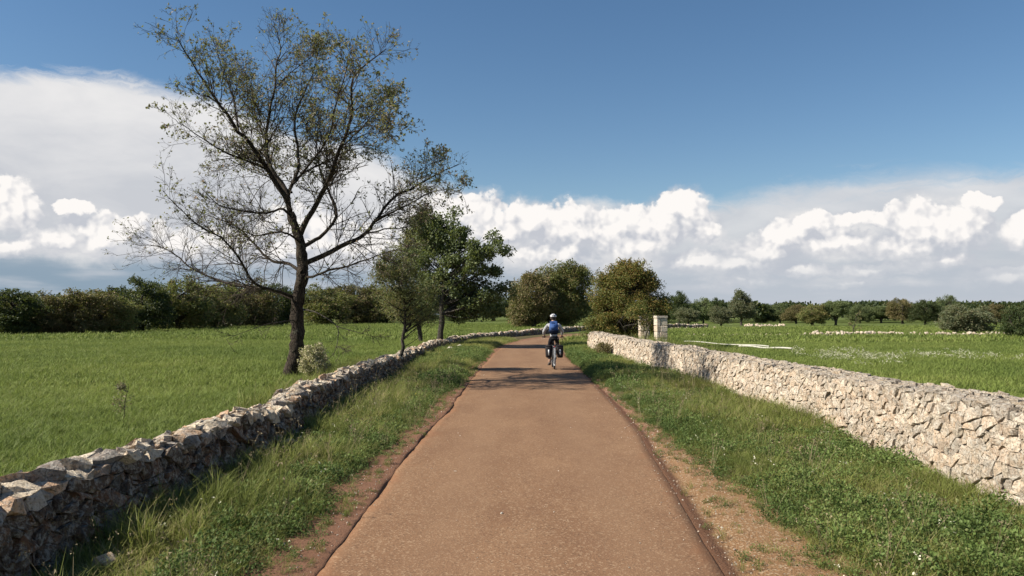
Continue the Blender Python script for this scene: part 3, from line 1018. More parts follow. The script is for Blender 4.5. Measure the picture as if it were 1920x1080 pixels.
# pebbles on and beside the road
pp, ps = [], []
for i in range(1100):
    y_ = rr.uniform(3.5, 26) if i < 650 else rr.uniform(3.5, 12)
    q = rr.random()
    cx_ = np.interp(y_, RQ[:, 1], RQ[:, 0])
    if q < 0.35: l_ = edge_r(y_) + rr.normal(0.05, 0.12)
    elif q < 0.65: l_ = edge_l(y_) - abs(rr.normal(0.02, 0.15))
    elif q < 0.9: l_ = rr.uniform(float(edge_r(y_)), float(grass_r(y_)))
    else: l_ = rr.uniform(-1.3, 1.5)
    s_ = rr.uniform(0.004, 0.010) * (1.6 if rr.random() < .10 else 1)
    z_ = 0.012 if float(edge_l(y_)) < l_ < float(edge_r(y_)) else 0.03
    if z_ == 0.012: z_ = float(road_z(np.array(l_), np.array(y_)))
    pp.append((cx_ + l_, y_, z_ + s_ * 0.2)); ps.append(s_)
joined_rocks('pebbles', pp, ps, M_STONE_R, [(0.60, 0.52, 0.42), (0.5, 0.36, 0.26), (0.64, 0.6, 0.52)], rr)

# ------------------------------------------------------------------ branching generator
def unit(v):
    return v / np.maximum(np.linalg.norm(v, axis=-1, keepdims=True), 1e-9)


def resample(pts, K):
    pts = np.asarray(pts, float)
    q = []
    P_ = np.vstack([2 * pts[0] - pts[1], pts, 2 * pts[-1] - pts[-2]])
    for i in range(len(pts) - 1):
        t = np.linspace(0, 1, 8, endpoint=False)[:, None]
        p0, p1, p2, p3 = P_[i], P_[i + 1], P_[i + 2], P_[i + 3]
        q.append(0.5 * ((2 * p1) + (-p0 + p2) * t + (2 * p0 - 5 * p1 + 4 * p2 - p3) * t ** 2 + (-p0 + 3 * p1 - 3 * p2 + p3) * t ** 3))
    q.append(pts[-1:]); q = np.vstack(q)
    s = np.r_[0, np.cumsum(np.linalg.norm(np.diff(q, axis=0), axis=1))]
    ss = np.linspace(0, s[-1], K)
    return np.stack([np.interp(ss, s, q[:, k_]) for k_ in range(3)], -1)


def tubes(paths, radii, sides):
    """paths (n,K,3), radii (n,K) -> verts, quads"""
    n_, K, _ = paths.shape
    tan = unit(np.gradient(paths, axis=1))
    ref = np.zeros_like(tan); ref[..., 2] = 1
    flip = np.abs(tan[..., 2]) > 0.95
    # one reference per path keeps the rings aligned
    mt = unit(tan.mean(1))
    ref1 = np.where(np.abs(mt[:, 2:3]) > 0.8, np.array([[1., 0, 0]]), np.array([[0., 0, 1]]))
    a = unit(np.cross(tan, ref1[:, None, :])); b = np.cross(tan, a)
    th = np.arange(sides) * 2 * PI / sides
    ring = a[:, :, None, :] * np.cos(th)[None, None, :, None] + b[:, :, None, :] * np.sin(th)[None, None, :, None]
    v = paths[:, :, None, :] + ring * radii[:, :, None, None]
    idx = np.arange(n_ * K * sides).reshape(n_, K, sides)
    nx = np.roll(idx, -1, axis=2)
    q = np.stack([idx[:, :-1], idx[:, 1:], nx[:, 1:], nx[:, :-1]], -1).reshape(-1, 4)
    return v.reshape(-1, 3), q


def spawn(paths, radii, m, t0, t1, ratio, ang, K, r, up=0.15, wig=0.25, rr_=0.55, lmin=0.05, lmax=9, droop=0.0, taper=0.25):
    """m children on each path"""
    n_, Kp, _ = paths.shape
    L = np.linalg.norm(np.diff(paths, axis=1), axis=2).sum(1)
    m = np.broadcast_to(np.asarray(m), (n_,))
    par = np.repeat(np.arange(n_), m)
    N = len(par)
    if N == 0: return np.zeros((0, K, 3)), np.zeros((0, K)), par
    t = t0 + (t1 - t0) * r.random(N)
    f = t * (Kp - 1); i = np.minimum(f.astype(int), Kp - 2); f = f - i
    p0 = paths[par, i] * (1 - f)[:, None] + paths[par, i + 1] * f[:, None]
    tan = unit(paths[par, i + 1] - paths[par, i])
    rad = radii[par, i] * (1 - f) + radii[par, i + 1] * f
    rnd = unit(r.normal(size=(N, 3)))
    side = unit(rnd - (rnd * tan).sum(1, keepdims=True) * tan)
    an = ang * r.uniform(0.65, 1.3, N)
    d = unit(tan * np.cos(an)[:, None] + side * np.sin(an)[:, None] + np.array([0, 0, up]))
    ln = np.clip(L[par] * ratio * (1.15 - 0.6 * t) * r.uniform(0.6, 1.3, N), lmin, lmax)
    step = ln / (K - 1)
    out = np.empty((N, K, 3)); out[:, 0] = p0
    cur = d.copy(); bend = r.normal(size=(N, 3)) * wig
    for k_ in range(1, K):
        bend = 0.5 * bend + 0.5 * r.normal(size=(N, 3)) * wig
        cur = unit(cur + bend + np.array([0, 0, up * 0.35 - droop]))
        out[:, k_] = out[:, k_ - 1] + cur * step[:, None]
    rad0 = np.minimum(rad * 0.85, np.maximum(0.0028, rad * rr_ * (0.5 + 0.5 * ln / max(1e-6, ln.mean()))))
    rads = rad0[:, None] * np.linspace(1, taper, K)[None]
    return out, rads, par


def leaves(pos, nrm_bias, size, r, narrow=0.5, spread=0.0, up=0.3):
    """folded diamond leaves; pos (n,3)"""
    N = len(pos)
    pos = pos + r.normal(size=(N, 3)) * spread
    ax = unit(r.normal(size=(N, 3)) + nrm_bias * 0.7)
    nr = unit(np.cross(ax, r.normal(size=(N, 3))))
    nr = unit(nr + np.array([0, 0, up]) * np.sign(nr[:, 2:3] + 1e-6))
    sd = unit(np.cross(ax, nr))
    s = size * r.uniform(0.6, 1.35, N)[:, None]
    fold = nr * s * 0.12
    v = np.stack([pos, pos + ax * s * 0.5 + sd * s * narrow * 0.5 + fold, pos + ax * s, pos + ax * s * 0.45 - sd * s * narrow * 0.5 + fold], 1)
    f = np.arange(N * 4).reshape(N, 4)
    tri = np.concatenate([f[:, [0, 1, 2]], f[:, [0, 2, 3]]], 0)
    return v.reshape(-1, 3), tri


def along(paths, per, r, t0=0.2):
    n_, K, _ = paths.shape
    i = np.repeat(np.arange(n_), per); N = len(i)
    f = (t0 + (1 - t0) * r.random(N)) * (K - 1); k_ = np.minimum(f.astype(int), K - 2); f = f - k_
    return paths[i, k_] * (1 - f)[:, None] + paths[i, k_ + 1] * f[:, None]


# ------------------------------------------------------------------ the big half-bare oak
def big_oak():
    r = np.random.default_rng(1234)
    D = 19.2
    bx, by = (545 - 960) / F_PX * D, D
    bz = float(ground_z(np.array([bx]), np.array([by]))[0]) - 0.05

    def W3(x, y, dy=0.0):
        d = D + dy
        return ((x - 960) / F_PX * d - bx, dy, CAM_H + (HOR_Y - y) / F_PX * d - bz)

    def L3(pts, dy0, dy1):
        pts = [(x, y if y > 190 else 190 - (190 - y) * 0.84) for (x, y) in pts]
        n_ = len(pts)
        return resample([W3(x, y, 1.5 * (dy0 + (dy1 - dy0) * (i / (n_ - 1)) ** 1.0) + r.normal() * 0.05) for i, (x, y) in enumerate(pts)], 22)

    root = thing('oak_tree', 'tall half-bare oak with wide dark branches behind the left wall', 'tree', (bx, by, bz))
    trunk = resample([W3(541, 745), W3(544, 722), W3(549, 690), W3(557, 655), W3(558, 620), W3(557, 585), W3(561, 550), W3(566, 515), W3(567, 490), W3(563, 465), W3(560, 448), W3(552, 425), W3(543, 398)], 40)
    tr = np.interp(np.linspace(0, 1, 40), [0, .05, .15, .4, .65, .8, 1], [0.25, 0.205, 0.172, 0.15, 0.13, 0.11, 0.085])
    v, q = tubes(trunk[None], (tr * (1 + 0.06 * r.normal(size=40) * 0.6))[None], 14)
    v = v + 0.016 * r.normal(size=v.shape)
    obj('trunk', mesh_np('trunk', v, None, q, True), M_BARK_OAK, root)

    limbs = [  # picture outline, depth start and end, radius at the base
        ([(543, 400), (535, 370), (521, 348), (504, 320), (492, 300), (464, 262), (443, 244), (432, 218), (412, 192), (381, 140), (360, 98), (342, 62), (331, 32)], 0, -1.2, .085),
        ([(540, 385), (537, 363), (528, 340), (503, 310), (499, 260), (505, 200), (515, 150), (516, 100), (526, 68), (518, 18)], 0, 0.5, .075),
        ([(538, 370), (546, 345), (556, 320), (558, 290), (552, 235), (560, 200), (575, 160), (590, 110), (603, 70)], 0, 1.3, .055),
        ([(546, 345), (565, 325), (585, 316), (620, 300), (660, 285), (700, 280)], 0.1, 1.6, .040),
        ([(560, 445), (583, 398), (604, 358), (620, 330), (635, 290), (650, 250), (661, 205), (661, 140), (684, 104), (700, 85), (722, 60)], 0, -0.9, .085),
        ([(563, 465), (585, 450), (604, 440), (630, 405), (622, 363), (612, 340), (600, 300), (595, 250), (602, 200)], 0, 1.5, .062),
        ([(567, 495), (590, 485), (624, 467), (660, 450), (676, 441), (700, 415), (720, 385), (740, 363), (785, 342), (830, 320), (862, 305)], 0, 1.2, .080),
        ([(700, 415), (740, 395), (780, 375), (815, 358), (850, 352), (872, 360)], 0.6, -0.5, .034),
        ([(568, 520), (590, 515), (614, 503), (660, 493), (700, 480), (740, 465), (770, 470)], 0, -1.5, .042),
        ([(565, 510), (545, 500), (526, 495), (500, 492), (474, 467), (450, 443), (430, 425), (400, 412), (370, 400)], 0, 1.2, .055),
        ([(557, 560), (530, 548), (500, 540), (472, 530), (452, 500), (432, 470), (415, 452), (390, 436), (360, 415), (330, 385), (300, 355)], 0, -1.6, .050),
        ([(556, 565), (510, 545), (460, 540), (400, 522), (360, 500), (335, 480), (312, 465), (285, 458), (260, 460)], 0, 1.9, .046),
        ([(540, 400), (525, 392), (500, 400), (470, 395), (430, 390), (400, 370), (380, 350)], 0, -2.2, .040),
        ([(563, 455), (540, 440), (510, 438), (480, 440), (450, 430), (420, 415)], 0, -2.0, .036),
        ([(504, 320), (470, 305), (430, 290), (390, 270), (350, 240), (325, 225)], -0.2, -1.8, .036),
        ([(412, 192), (380, 180), (350, 165), (320, 150)], -1.0, -1.8, .022),
        ([(443, 244), (440, 200), (430, 160), (420, 120), (410, 90), (408, 60)], -0.7, 0.6, .028),
        ([(661, 205), (690, 195), (720, 180), (750, 165)], -0.6, -1.4, .022),
        ([(640, 270), (670, 250), (700, 215), (715, 190), (740, 175)], -0.3, 1.2, .028),
        ([(499, 260), (480, 230), (470, 190), (465, 150), (450, 110)], 0.2, 2.1, .03),
        ([(515, 150), (540, 120), (570, 95), (600, 60)], 0.4, 1.8, .022),
        ([(650, 250), (680, 240), (715, 245), (735, 235)], -0.4, -2.0, .02),
        ([(560, 330), (590, 290), (615, 240), (625, 190), (640, 130), (648, 90)], 0.2, -2.0, .036),
        ([(545, 360), (520, 340), (500, 300), (480, 280), (450, 300), (410, 320)], 0.1, 2.4, .034),
        ([(740, 363), (770, 350), (790, 320), (810, 300), (830, 290)], 0.8, 1.8, .02),
        ([(676, 441), (720, 430), (760, 425), (800, 400)], 0.5, 2.2, .028),
    ]
    paths, rads = [], []
    for (pl, d0, d1, r0) in limbs:
        pth = L3(pl, d0, d1)
        wob = np.cumsum(r.normal(size=pth.shape) * 0.012, axis=0); wob -= wob[0]
        pth = pth + wob
        rad = r0 * 0.82 * np.linspace(1, 0.12, 22) ** 0.95
        paths.append(pth); rads.append(rad)
        v, q = tubes(pth[None], rad[None], 8)
        obj('limb', mesh_np('limb', v, None, q, True), M_BARK_OAK, root)
    paths = np.array(paths); rads = np.array(rads)
    L = np.linalg.norm(np.diff(paths, axis=1), axis=2).sum(1)
    p1, r1, _ = spawn(paths, rads, np.maximum(8, (L * 9.0).astype(int)), 0.14, 1.0, 0.26, math.radians(48), 8, r, up=0.10, wig=0.20, rr_=0.45, lmin=0.35, lmax=1.15)
    p2, r2, _ = spawn(p1, r1, 6, 0.15, 1.0, 0.55, math.radians(45), 6, r, up=0.06, wig=0.24, rr_=0.6, lmin=0.16, lmax=0.6)
    p3, r3, _ = spawn(p2, r2, 3, 0.2, 1.0, 0.60, math.radians(42), 3, r, up=0.04, wig=0.25, rr_=0.7, lmin=0.07, lmax=0.26)
    r1 = np.clip(r1, 0.004, 0.010); r2 = np.clip(r2, 0.0026, .005); r3 = np.clip(r3, 0.0022, .0035)
    # bare drooping boughs low on the trunk
    low = [([(566, 580), (585, 583), (605, 592), (632, 612), (634, 635), (630, 655), (622, 668)], 0, -1.4, .020),
           ([(632, 612), (660, 620), (690, 628), (720, 640)], -0.9, -1.6, .010),
           ([(634, 650), (645, 655), (655, 662)], -1.3, -1.5, .008),
           ([(555, 600), (530, 603), (500, 608), (460, 622), (425, 636)], 0, -1.8, .014)]
    lp, lr = [], []
    for (pl, d0, d1, r0) in low:
        pth = L3(pl, d0, d1); rad = r0 * np.linspace(1, 0.2, 22); lp.append(pth); lr.append(rad)
        v, q = tubes(pth[None], rad[None], 6)
        obj('limb', mesh_np('limb', v, None, q, True), M_BARK_GREY, root)
    q1, s1, _ = spawn(np.array(lp), np.array(lr), 9, 0.3, 1.0, 0.22, math.radians(50), 6, r, up=0.0, wig=0.25, rr_=0.5, lmin=0.15, lmax=0.5)
    q2, s2, _ = spawn(q1, s1, 4, 0.2, 1.0, 0.5, math.radians(45), 4, r, up=0.0, wig=0.25, rr_=0.7, lmin=0.08, lmax=0.25)
    s1 = np.maximum(s1, .004); s2 = np.maximum(s2, .003)
    V, Q = [], []; base = 0
    for (pa, ra, sd) in ((p1, r1, 5), (p2, r2, 3), (p3, r3, 3), (q1, s1, 3), (q2, s2, 3)):
        v, q = tubes(pa, ra, sd); V.append(v); Q.append(q + base); base += len(v)
    obj('twigs', mesh_np('twigs', np.vstack(V), None, np.vstack(Q)), M_TWIG, root, kind='stuff')
    # leaves: dense in the upper crown, scarce low down
    cand = along(p3, 4, r, 0.5)
    h = cand[:, 2] + bz
    keepp = np.interp(h, [2.2, 3.4, 4.6, 6.0, 9.5], [0.06, 0.15, 0.32, 0.50, 0.46])
    nz = vnoise(cand[:, 0] * 0.9 + 50, cand[:, 2] * 0.9 + cand[:, 1] * .5 + 20, 77, 3)
    keep = r.random(len(cand)) < keepp * np.clip((nz - 0.28) * 3.0, 0.12, 1.5)
    lv, lf = leaves(cand[keep], np.zeros(3), 0.068, r, 0.6, 0.012)
    obj('crown', mesh_np('crown', lv, lf), M_LEAF_OAK, root, kind='stuff')
    print('oak twigs', len(p1), len(p2), len(p3), 'leaves', len(lf) // 2)
    return root


big_oak()


# ------------------------------------------------------------------ leafy trees built of clumps on boughs
def leafy_tree(name, label, cat, base, blobs, trunk_pts, trunk_r, nclump, clump_r, nleaf, leaf, lmat, bmat, seed, shell=0.55, stems=1, narrow=0.5,
               wisps=0, wisp_len=0.5, twig_mat=None, group=None, flat=0.75, make=True):
    """blobs: (cx, cy, cz, rx, ry, rz) ellipsoids the clumps fill, relative to the base"""
    r = np.random.default_rng(seed)
    root = thing(name, label, cat, base, 0, group)
    tp = resample(trunk_pts, 14)
    tr = trunk_r * np.linspace(1.0, 0.45, 14); tr[0] *= 1.35; tr[1] *= 1.12
    T = [tp]; R_ = [tr]
    for s_ in range(stems - 1):
        hh_ = tp[-1, 2] / 14
        off = np.cumsum(np.r_[[np.zeros(3)], r.normal(size=(13, 3)) * 0.10 * hh_ + np.array([r.normal() * 0.28 * hh_, r.normal() * 0.28 * hh_, 0])], axis=0)
        T.append(tp + off); R_.append(tr * r.uniform(.6, .9))
    v, q = tubes(np.array(T), np.array(R_), 9)
    obj('trunk', mesh_np('trunk', v + r.normal(size=v.shape) * trunk_r * 0.06, None, q, True), bmat, root)
    vol = np.array([b[3] * b[4] * b[5] for b in blobs]) ** 0.75
    which = r.choice(len(blobs), nclump, p=vol / vol.sum())
    B = np.array(blobs)[which]
    dirs = unit(r.normal(size=(nclump, 3)))
    rad = (shell + (1 - shell) * r.random(nclump)) ** 0.7
    cen = B[:, :3] + dirs * B[:, 3:] * rad[:, None]
    cen[:, 2] = np.maximum(cen[:, 2], 0.12 + clump_r * 0.3)
    # boughs from the trunk to each clump
    k_ = r.integers(5, 14, nclump); s_ = r.integers(0, stems, nclump)
    T = np.array(T)
    # start low enough on the trunk
    zt = T[0][:, 2]
    want = cen[:, 2] - 0.75 * np.linalg.norm(cen[:, :2] - T[0][-1, :2], axis=1)
    k_ = np.clip(np.searchsorted(zt, want), 4, 13)
    st = T[s_, k_]
    t = np.linspace(0, 1, 8)[None, :, None]
    mid = st * 0.5 + cen * 0.5 + r.normal(size=cen.shape) * 0.12 * np.linalg.norm(cen - st, axis=1)[:, None] + np.array([0, 0, 0.0])
    pth = st[:, None] * (1 - t) ** 2 + mid[:, None] * 2 * t * (1 - t) + cen[:, None] * t ** 2
    pr = (trunk_r * 0.30 * r.uniform(.5, 1.1, nclump))[:, None] * np.linspace(1, 0.18, 8)[None]
    V, Q = [], []; base_i = 0
    p2, r2, _ = spawn(pth, pr, 3, 0.4, 1.0, 0.35, math.radians(45), 5, r, up=0.1, wig=0.2, rr_=0.5, lmin=0.1, lmax=1.0)
    sets = [(pth, pr, 5), (p2, np.maximum(r2, leaf * 0.04), 3)]
    wp = None
    if wisps:
        # upper twigs that stand out of the crown
        top = np.argsort(-cen[:, 2])[:max(4, nclump // 4)]
        src = pth[top]
        wp, wr, _ = spawn(src, pr[top] * 0.8, wisps, 0.75, 1.0, 0.3, math.radians(28), 6, r, up=0.35, wig=0.12, rr_=0.5, lmin=wisp_len * .5, lmax=wisp_len)
        w2, wr2, _ = spawn(wp, wr, 4, 0.3, 1, 0.4, math.radians(35), 4, r, up=0.15, wig=0.15, lmin=0.1, lmax=wisp_len * .4)
        sets += [(wp, np.maximum(wr, leaf * 0.05), 3), (w2, np.maximum(wr2, leaf * 0.04), 3)]
    for (pa, ra, sd) in sets:
        v, q = tubes(pa, ra, sd); V.append(v); Q.append(q + base_i); base_i += len(v)
    obj('branches', mesh_np('branches', np.vstack(V), None, np.vstack(Q)), twig_mat or bmat, root, kind='stuff')
    # leaves
    cr = clump_r * r.uniform(0.6, 1.25, nclump)
    ii = np.repeat(np.arange(nclump), nleaf)
    d = unit(r.normal(size=(len(ii), 3)))
    rr2 = (0.35 + 0.65 * r.random(len(ii)) ** 0.6)
    pos = cen[ii] + d * (cr[ii] * rr2)[:, None] * np.array([1, 1, flat])
    pos[:, 2] = np.maximum(pos[:, 2], 0.03)
    if wp is not None:
        pos = np.vstack([pos, along(wp, 7, r, 0.1), along(w2, 3, r, 0.2)])
        d = np.vstack([d, unit(r.normal(size=(len(pos) - len(d), 3)))])
    lv, lf = leaves(pos, d, leaf, r, narrow, leaf * 0.3)
    obj('crown', mesh_np('crown', lv, lf), lmat, root, kind='stuff')
    return root


def place(x, d):
    bx = (x - 960) / F_PX * d
    return (bx, d, float(ground_z(np.array([bx]), np.array([float(d)]))[0]) - 0.03)


# bright green leafy tree at the wall, second from the camera along the left side
b = place(828, 39.5)
def rel(px, py, d, b, dy=0.0):
    return ((px - 960) / F_PX * (d + dy) - b[0], dy, CAM_H + (HOR_Y - py) / F_PX * (d + dy) - b[2])
def blob(px, py, rxp, ryp, d, b, dy=0.0, ry=None):
    c = rel(px, py, d, b, dy); k_ = d / F_PX
    return (c[0], c[1], c[2], rxp * k_, (ry if ry else rxp * k_ * 0.95), ryp * k_)

leafy_tree('leafy_tree', 'dark green leafy tree standing at the bend of the left wall', 'tree', b,
           [blob(855, 430, 48, 38, 39.5, b), blob(815, 475, 55, 45, 39.5, b, 0.5), blob(880, 490, 58, 48, 39.5, b, -.4), blob(930, 470, 30, 32, 39.5, b), blob(905, 540, 55, 34, 39.5, b, -.3), blob(835, 540, 55, 46, 39.5, b, .6), blob(900, 580, 40, 30, 39.5, b), blob(870, 570, 45, 34, 39.5, b, .8), blob(790, 430, 36, 34, 39.5, b, .2)],
           [(0, 0, -0.05), (-0.08, 0, 0.5), (0.02, 0.03, 1.2), (0.0, 0.05, 2.0), (0.12, 0, 3.0), (0.3, 0.1, 4.4), (0.5, 0, 5.6)], 0.155, 165, 0.40, 170, 0.12,
           M_LEAF_GREEN, M_BARK_GREY, 51, shell=0.25, narrow=0.7, wisps=2, wisp_len=0.5)
# pale, thin leaved branches on its left
leafy_tree('thin_tree', 'thin olive brown tree with sparse twigs left of the dark leafy tree', 'tree', place(790, 42),
           [blob(750, 505, 42, 46, 42, place(790, 42)), blob(795, 450, 40, 40, 42, place(790, 42)), blob(750, 565, 40, 34, 42, place(790, 42)), blob(800, 540, 30, 50, 42, place(790, 42))],
           [(0, 0, 0), (-.1, 0, 1.0), (-.4, 0, 2.2), (-.5, 0, 3.6), (-.4, 0, 4.6)], 0.09, 170, 0.50, 115, 0.10, M_LEAF_PALE, M_BARK_GREY, 52, shell=0.2, wisps=4, wisp_len=0.8, stems=2)
# small crooked tree in front of the wall
b = place(748, 23.6)
leafy_tree('crooked_sapling', 'small crooked olive-brown tree leaning out from the foot of the left wall', 'tree', b,
           [blob(755, 555, 56, 48, 23.6, b), blob(735, 515, 36, 40, 23.6, b), blob(790, 590, 42, 34, 23.6, b, .4), blob(800, 545, 26, 26, 23.6, b, -.3)],
           [(0, 0, -.03), (-.1, 0, .2), (0.0, 0, .42), (0.14, 0, .65), (0.10, .02, .95), (0.18, 0, 1.35), (.15, 0, 2.0), (.08, 0, 2.6)], 0.062, 150, 0.30, 66, 0.058, M_LEAF_PALE, M_BARK_GREY, 53,
           shell=0.1, wisps=4, wisp_len=0.6, narrow=0.45)
# round pale bush beside the oak's trunk
b = place(590, 18.6)
leafy_tree('round_bush', 'small round bush of pale dry leaves beside the oak trunk', 'bush', b,
           [(0, 0, 0.46, .34, .34, .40)], [(0, 0, 0), (0, 0, .15), (0.02, 0, .3), (0, 0, .5)], 0.02, 80, 0.11, 110, 0.046, M_LEAF_DRY, M_BARK_GREY, 54, shell=0.3, stems=3, narrow=.6)
# two great shrubby trees at the end of the road
b = place(1035, 96)
leafy_tree('oak_tree', 'broad rounded olive-green tree behind the wall at the bend, past the cyclist', 'tree', b,
           [blob(1070, 545, 44, 48, 96, b), blob(1040, 540, 44, 44, 96, b), blob(1012, 565, 54, 48, 96, b), blob(1055, 575, 55, 36, 96, b), blob(975, 590, 22, 26, 96, b), blob(1065, 510, 30, 20, 96, b)],
           [(0, 0, 0), (.1, 0, 1.0), (0, 0, 2.2), (.3, 0, 4.0), (.5, 0, 5.5)], 0.28, 230, 1.05, 230, 0.24, M_LEAF_OLIVE, M_BARK_GREY, 55, shell=0.45, stems=3)
leafy_tree('oak_tree', 'reddish brown rounded tree on the left flank of the broad tree at the bend', 'tree', place(1000, 92),
           [blob(1000, 560, 40, 44, 92, place(1000, 92)), blob(985, 590, 30, 26, 92, place(1000, 92))],
           [(0, 0, 0), (.1, 0, 1.0), (0, 0, 2.2), (.1, 0, 3.2)], 0.2, 110, 0.9, 220, 0.23, M_LEAF_BROWN, M_BARK_GREY, 56, shell=0.5, stems=3)
b = place(1180, 38.5)
leafy_tree('round_tree', 'rounded rusty green tree rising behind the right wall beside the gate pillars', 'tree', b,
           [blob(1180, 555, 62, 52, 38.5, b), blob(1135, 590, 38, 36, 38.5, b), blob(1222, 560, 32, 36, 38.5, b), blob(1172, 575, 60, 50, 38.5, b), blob(1145, 548, 42, 40, 38.5, b), blob(1225, 575, 34, 34, 38.5, b, -.6), blob(1203, 590, 22, 18, 38.5, b, -4.6), blob(1170, 610, 64, 28, 38.5, b), blob(1180, 515, 44, 22, 38.5, b), blob(1120, 615, 24, 18, 38.5, b)],
           [(0, 0, 0), (.05, 0, .6), (0, 0, 1.3), (.1, 0, 2.2), (.1, 0, 3.0)], 0.12, 360, 0.40, 190, 0.09, M_LEAF_RUST, M_BARK_GREY, 57, shell=0.5, stems=4, wisps=5, wisp_len=0.75, narrow=.45)
# dead bough in front of the gate pillars
b = place(1207, 29)
dv = resample([(0, 0, 0.4), (.08, 0, .95), (.2, 0, 1.25), (.30, 0, 1.5), (.36, 0, 1.75)], 12)
d2 = resample([(.2, 0, 1.25), (.12, .1, 1.45), (.10, .1, 1.65)], 12)
rt = thing('dead_branch', 'bare forked branch leaning before the gate pillars', 'branch', b)
v, q = tubes(np.array([dv, d2]), np.array([0.028 * np.linspace(1, .4, 12), .014 * np.linspace(1, .4, 12)]), 6)
obj('branch', mesh_np('branch', v, None, q), M_BARK_OAK, rt)

# ------------------------------------------------------------------ trees of the wood on the left and of the groves on the right
PROTO = {}
def proto_tree(key, lmat, shape, seed, height=1.0):
    """unit tree about 2 wide and 2 high, later scaled; the first one placed uses it itself"""
    if shape == 'round':
        blobs = [(0, 0, 1.15, .80, .8, .70), (.4, .1, .75, .55, .5, .5), (-.45, -.1, .7, .5, .5, .5), (0, .1, .6, .6, .6, .3)]
        low = .5
    elif shape == 'full':
        blobs = [(0, 0, 1.15, .80, .8, .75), (.45, .1, .7, .55, .5, .6), (-.45, -.1, .65, .55, .5, .6), (0, 0, .45, .85, .7, .4)]
        low = .3
    elif shape == 'tall':
        blobs = [(0, 0, 1.35, .45, .45, .6), (.2, .1, .95, .6, .5, .45), (-.3, -.1, .9, .5, .5, .5)]
        low = .4
    else:
        blobs = [(0, 0, 1.2, .85, .8, .5), (.4, 0, 1.35, .4, .4, .4), (-.4, 0, 1.25, .45, .4, .4)]
        low = .6
    t = leafy_tree('grove_tree', '', 'tree', (0, 0, 0), blobs, [(0, 0, 0), (.03, 0, .2), (-.02, 0, .45), (.03, 0, .8), (0, 0, 1.2)], 0.075, 95, 0.24, 150, 0.075, lmat, M_BARK_GREY, seed,
                   shell=0.5, stems=2 if shape != 'tall' else 1, wisps=2, wisp_len=.25)
    PROTO[key] = [t, False]


proto_tree('dark_full', M_LEAF_DARK, 'full', 61)
proto_tree('dark_full2', M_LEAF_DARK, 'full', 62)
proto_tree('brown_full', M_LEAF_BROWN, 'full', 63)
proto_tree('olive_full', M_LEAF_OLIVE, 'full', 64)
proto_tree('brown_full2', M_LEAF_BROWN, 'full', 65)
proto_tree('green_round', M_LEAF_GREEN, 'round', 66)
proto_tree('silver_round', M_LEAF_SILVER, 'round', 67)
proto_tree('olive_round', M_LEAF_OLIVE, 'round', 68)
proto_tree('brown_round', M_LEAF_BROWN, 'round', 69)
proto_tree('dark_round', M_LEAF_DARK, 'round', 70)
proto_tree('tall_silver', M_LEAF_SILVER, 'tall', 71)
proto_tree('open_green', M_LEAF_GREEN, 'open', 72)


def grove(key, x, base_y, top_y, wpx, label, group, d=None, seed=[0]):
    seed[0] += 1
    r = np.random.default_rng(900 + seed[0])
    d = d if d else CAM_H * F_PX / (base_y - HOR_Y)
    b = place(x, d)
    h = CAM_H + (HOR_Y - top_y) / F_PX * d - b[2]
    wd = wpx / F_PX * d
    sc_ = (wd / 1.75, wd / 1.75, h / 2.05)
    t, used = PROTO[key]
    if not used:
        PROTO[key][1] = True
        t.location = b; t.rotation_euler = (0, 0, r.uniform(0, 6.28)); t.scale = sc_
        t['label'] = label; t['group'] = group
        return t
    return dup(t, b, r.uniform(0, 6.28), sc_, label, group)


GL = 'trees along the edge of the wood beyond the left field'
grove('dark_full', 25, 630, 533, 120, 'dark evergreen at the far left edge of the wood', GL)
grove('brown_full', 100, 628, 541, 100, 'low brownish tree right of the leftmost evergreen in the wood', GL)
grove('brown_full2', 168, 627, 533, 120, 'broad brown tree between two low dips in the left wood', GL)
grove('olive_full', 222, 626, 545, 80, 'short olive-coloured tree tucked against the tall dark evergreen', GL)
grove('dark_full2', 265, 622, 510, 110, 'tall dark evergreen, the highest dark tree left of the oak', GL)
grove('olive_full', 335, 619, 508, 125, 'tall speckled olive tree just right of the tall dark evergreen', GL)
grove('olive_full', 402, 617, 522, 110, 'speckled olive tree behind the low left boughs of the oak', GL)
grove('brown_full', 462, 614, 516, 115, 'brownish round-topped tree left of the oak trunk', GL)
grove('dark_full', 520, 612, 524, 90, 'dark tree directly left of the oak trunk', GL)
grove('olive_full', 610, 610, 527, 110, 'olive tree directly right of the oak trunk', GL)
grove('brown_full2', 668, 608, 525, 100, 'brownish tree between the oak and the crooked small tree', GL)
grove('dark_full2', 722, 607, 534, 90, 'dark tree behind the crooked small tree', GL)
grove('dark_full', 785, 605, 545, 90, 'dark tree behind the trunk of the leafy tree', GL)
grove('dark_full2', 860, 603, 548, 90, 'dark evergreen under the right half of the leafy tree', GL)
grove('dark_round', 925, 602, 545, 80, 'dark tree between the leafy tree and the big trees at the bend', GL)
grove('dark_full', 965, 600, 556, 50, 'small dark tree left of the broad tree at the bend', GL)

# the wood behind the front row reads as one mass
def wood_mass(name, spots, lmat, seed, leaf, nleaf):
    r = np.random.default_rng(seed)
    P_, Dd = [], []
    for (x, y, h, w_) in spots:
        n_ = 24
        d = unit(r.normal(size=(n_, 3))); d[:, 2] = np.abs(d[:, 2]) * 1.0 - 0.2
        c = np.array([x, y, h * 0.5]) + d * np.array([w_ * .5, w_ * .5, h * 0.42])
        ii = np.repeat(np.arange(n_), nleaf)
        e = unit(r.normal(size=(len(ii), 3)))
        P_.append(c[ii] + e * (h * 0.19) * (0.4 + .6 * r.random((len(ii), 1)))); Dd.append(e)
    lv, lf = leaves(np.vstack(P_), np.vstack(Dd), leaf, r, 0.7, 0.05)
    o = obj(name, mesh_np(name, lv, lf), lmat, kind='stuff')
    return o


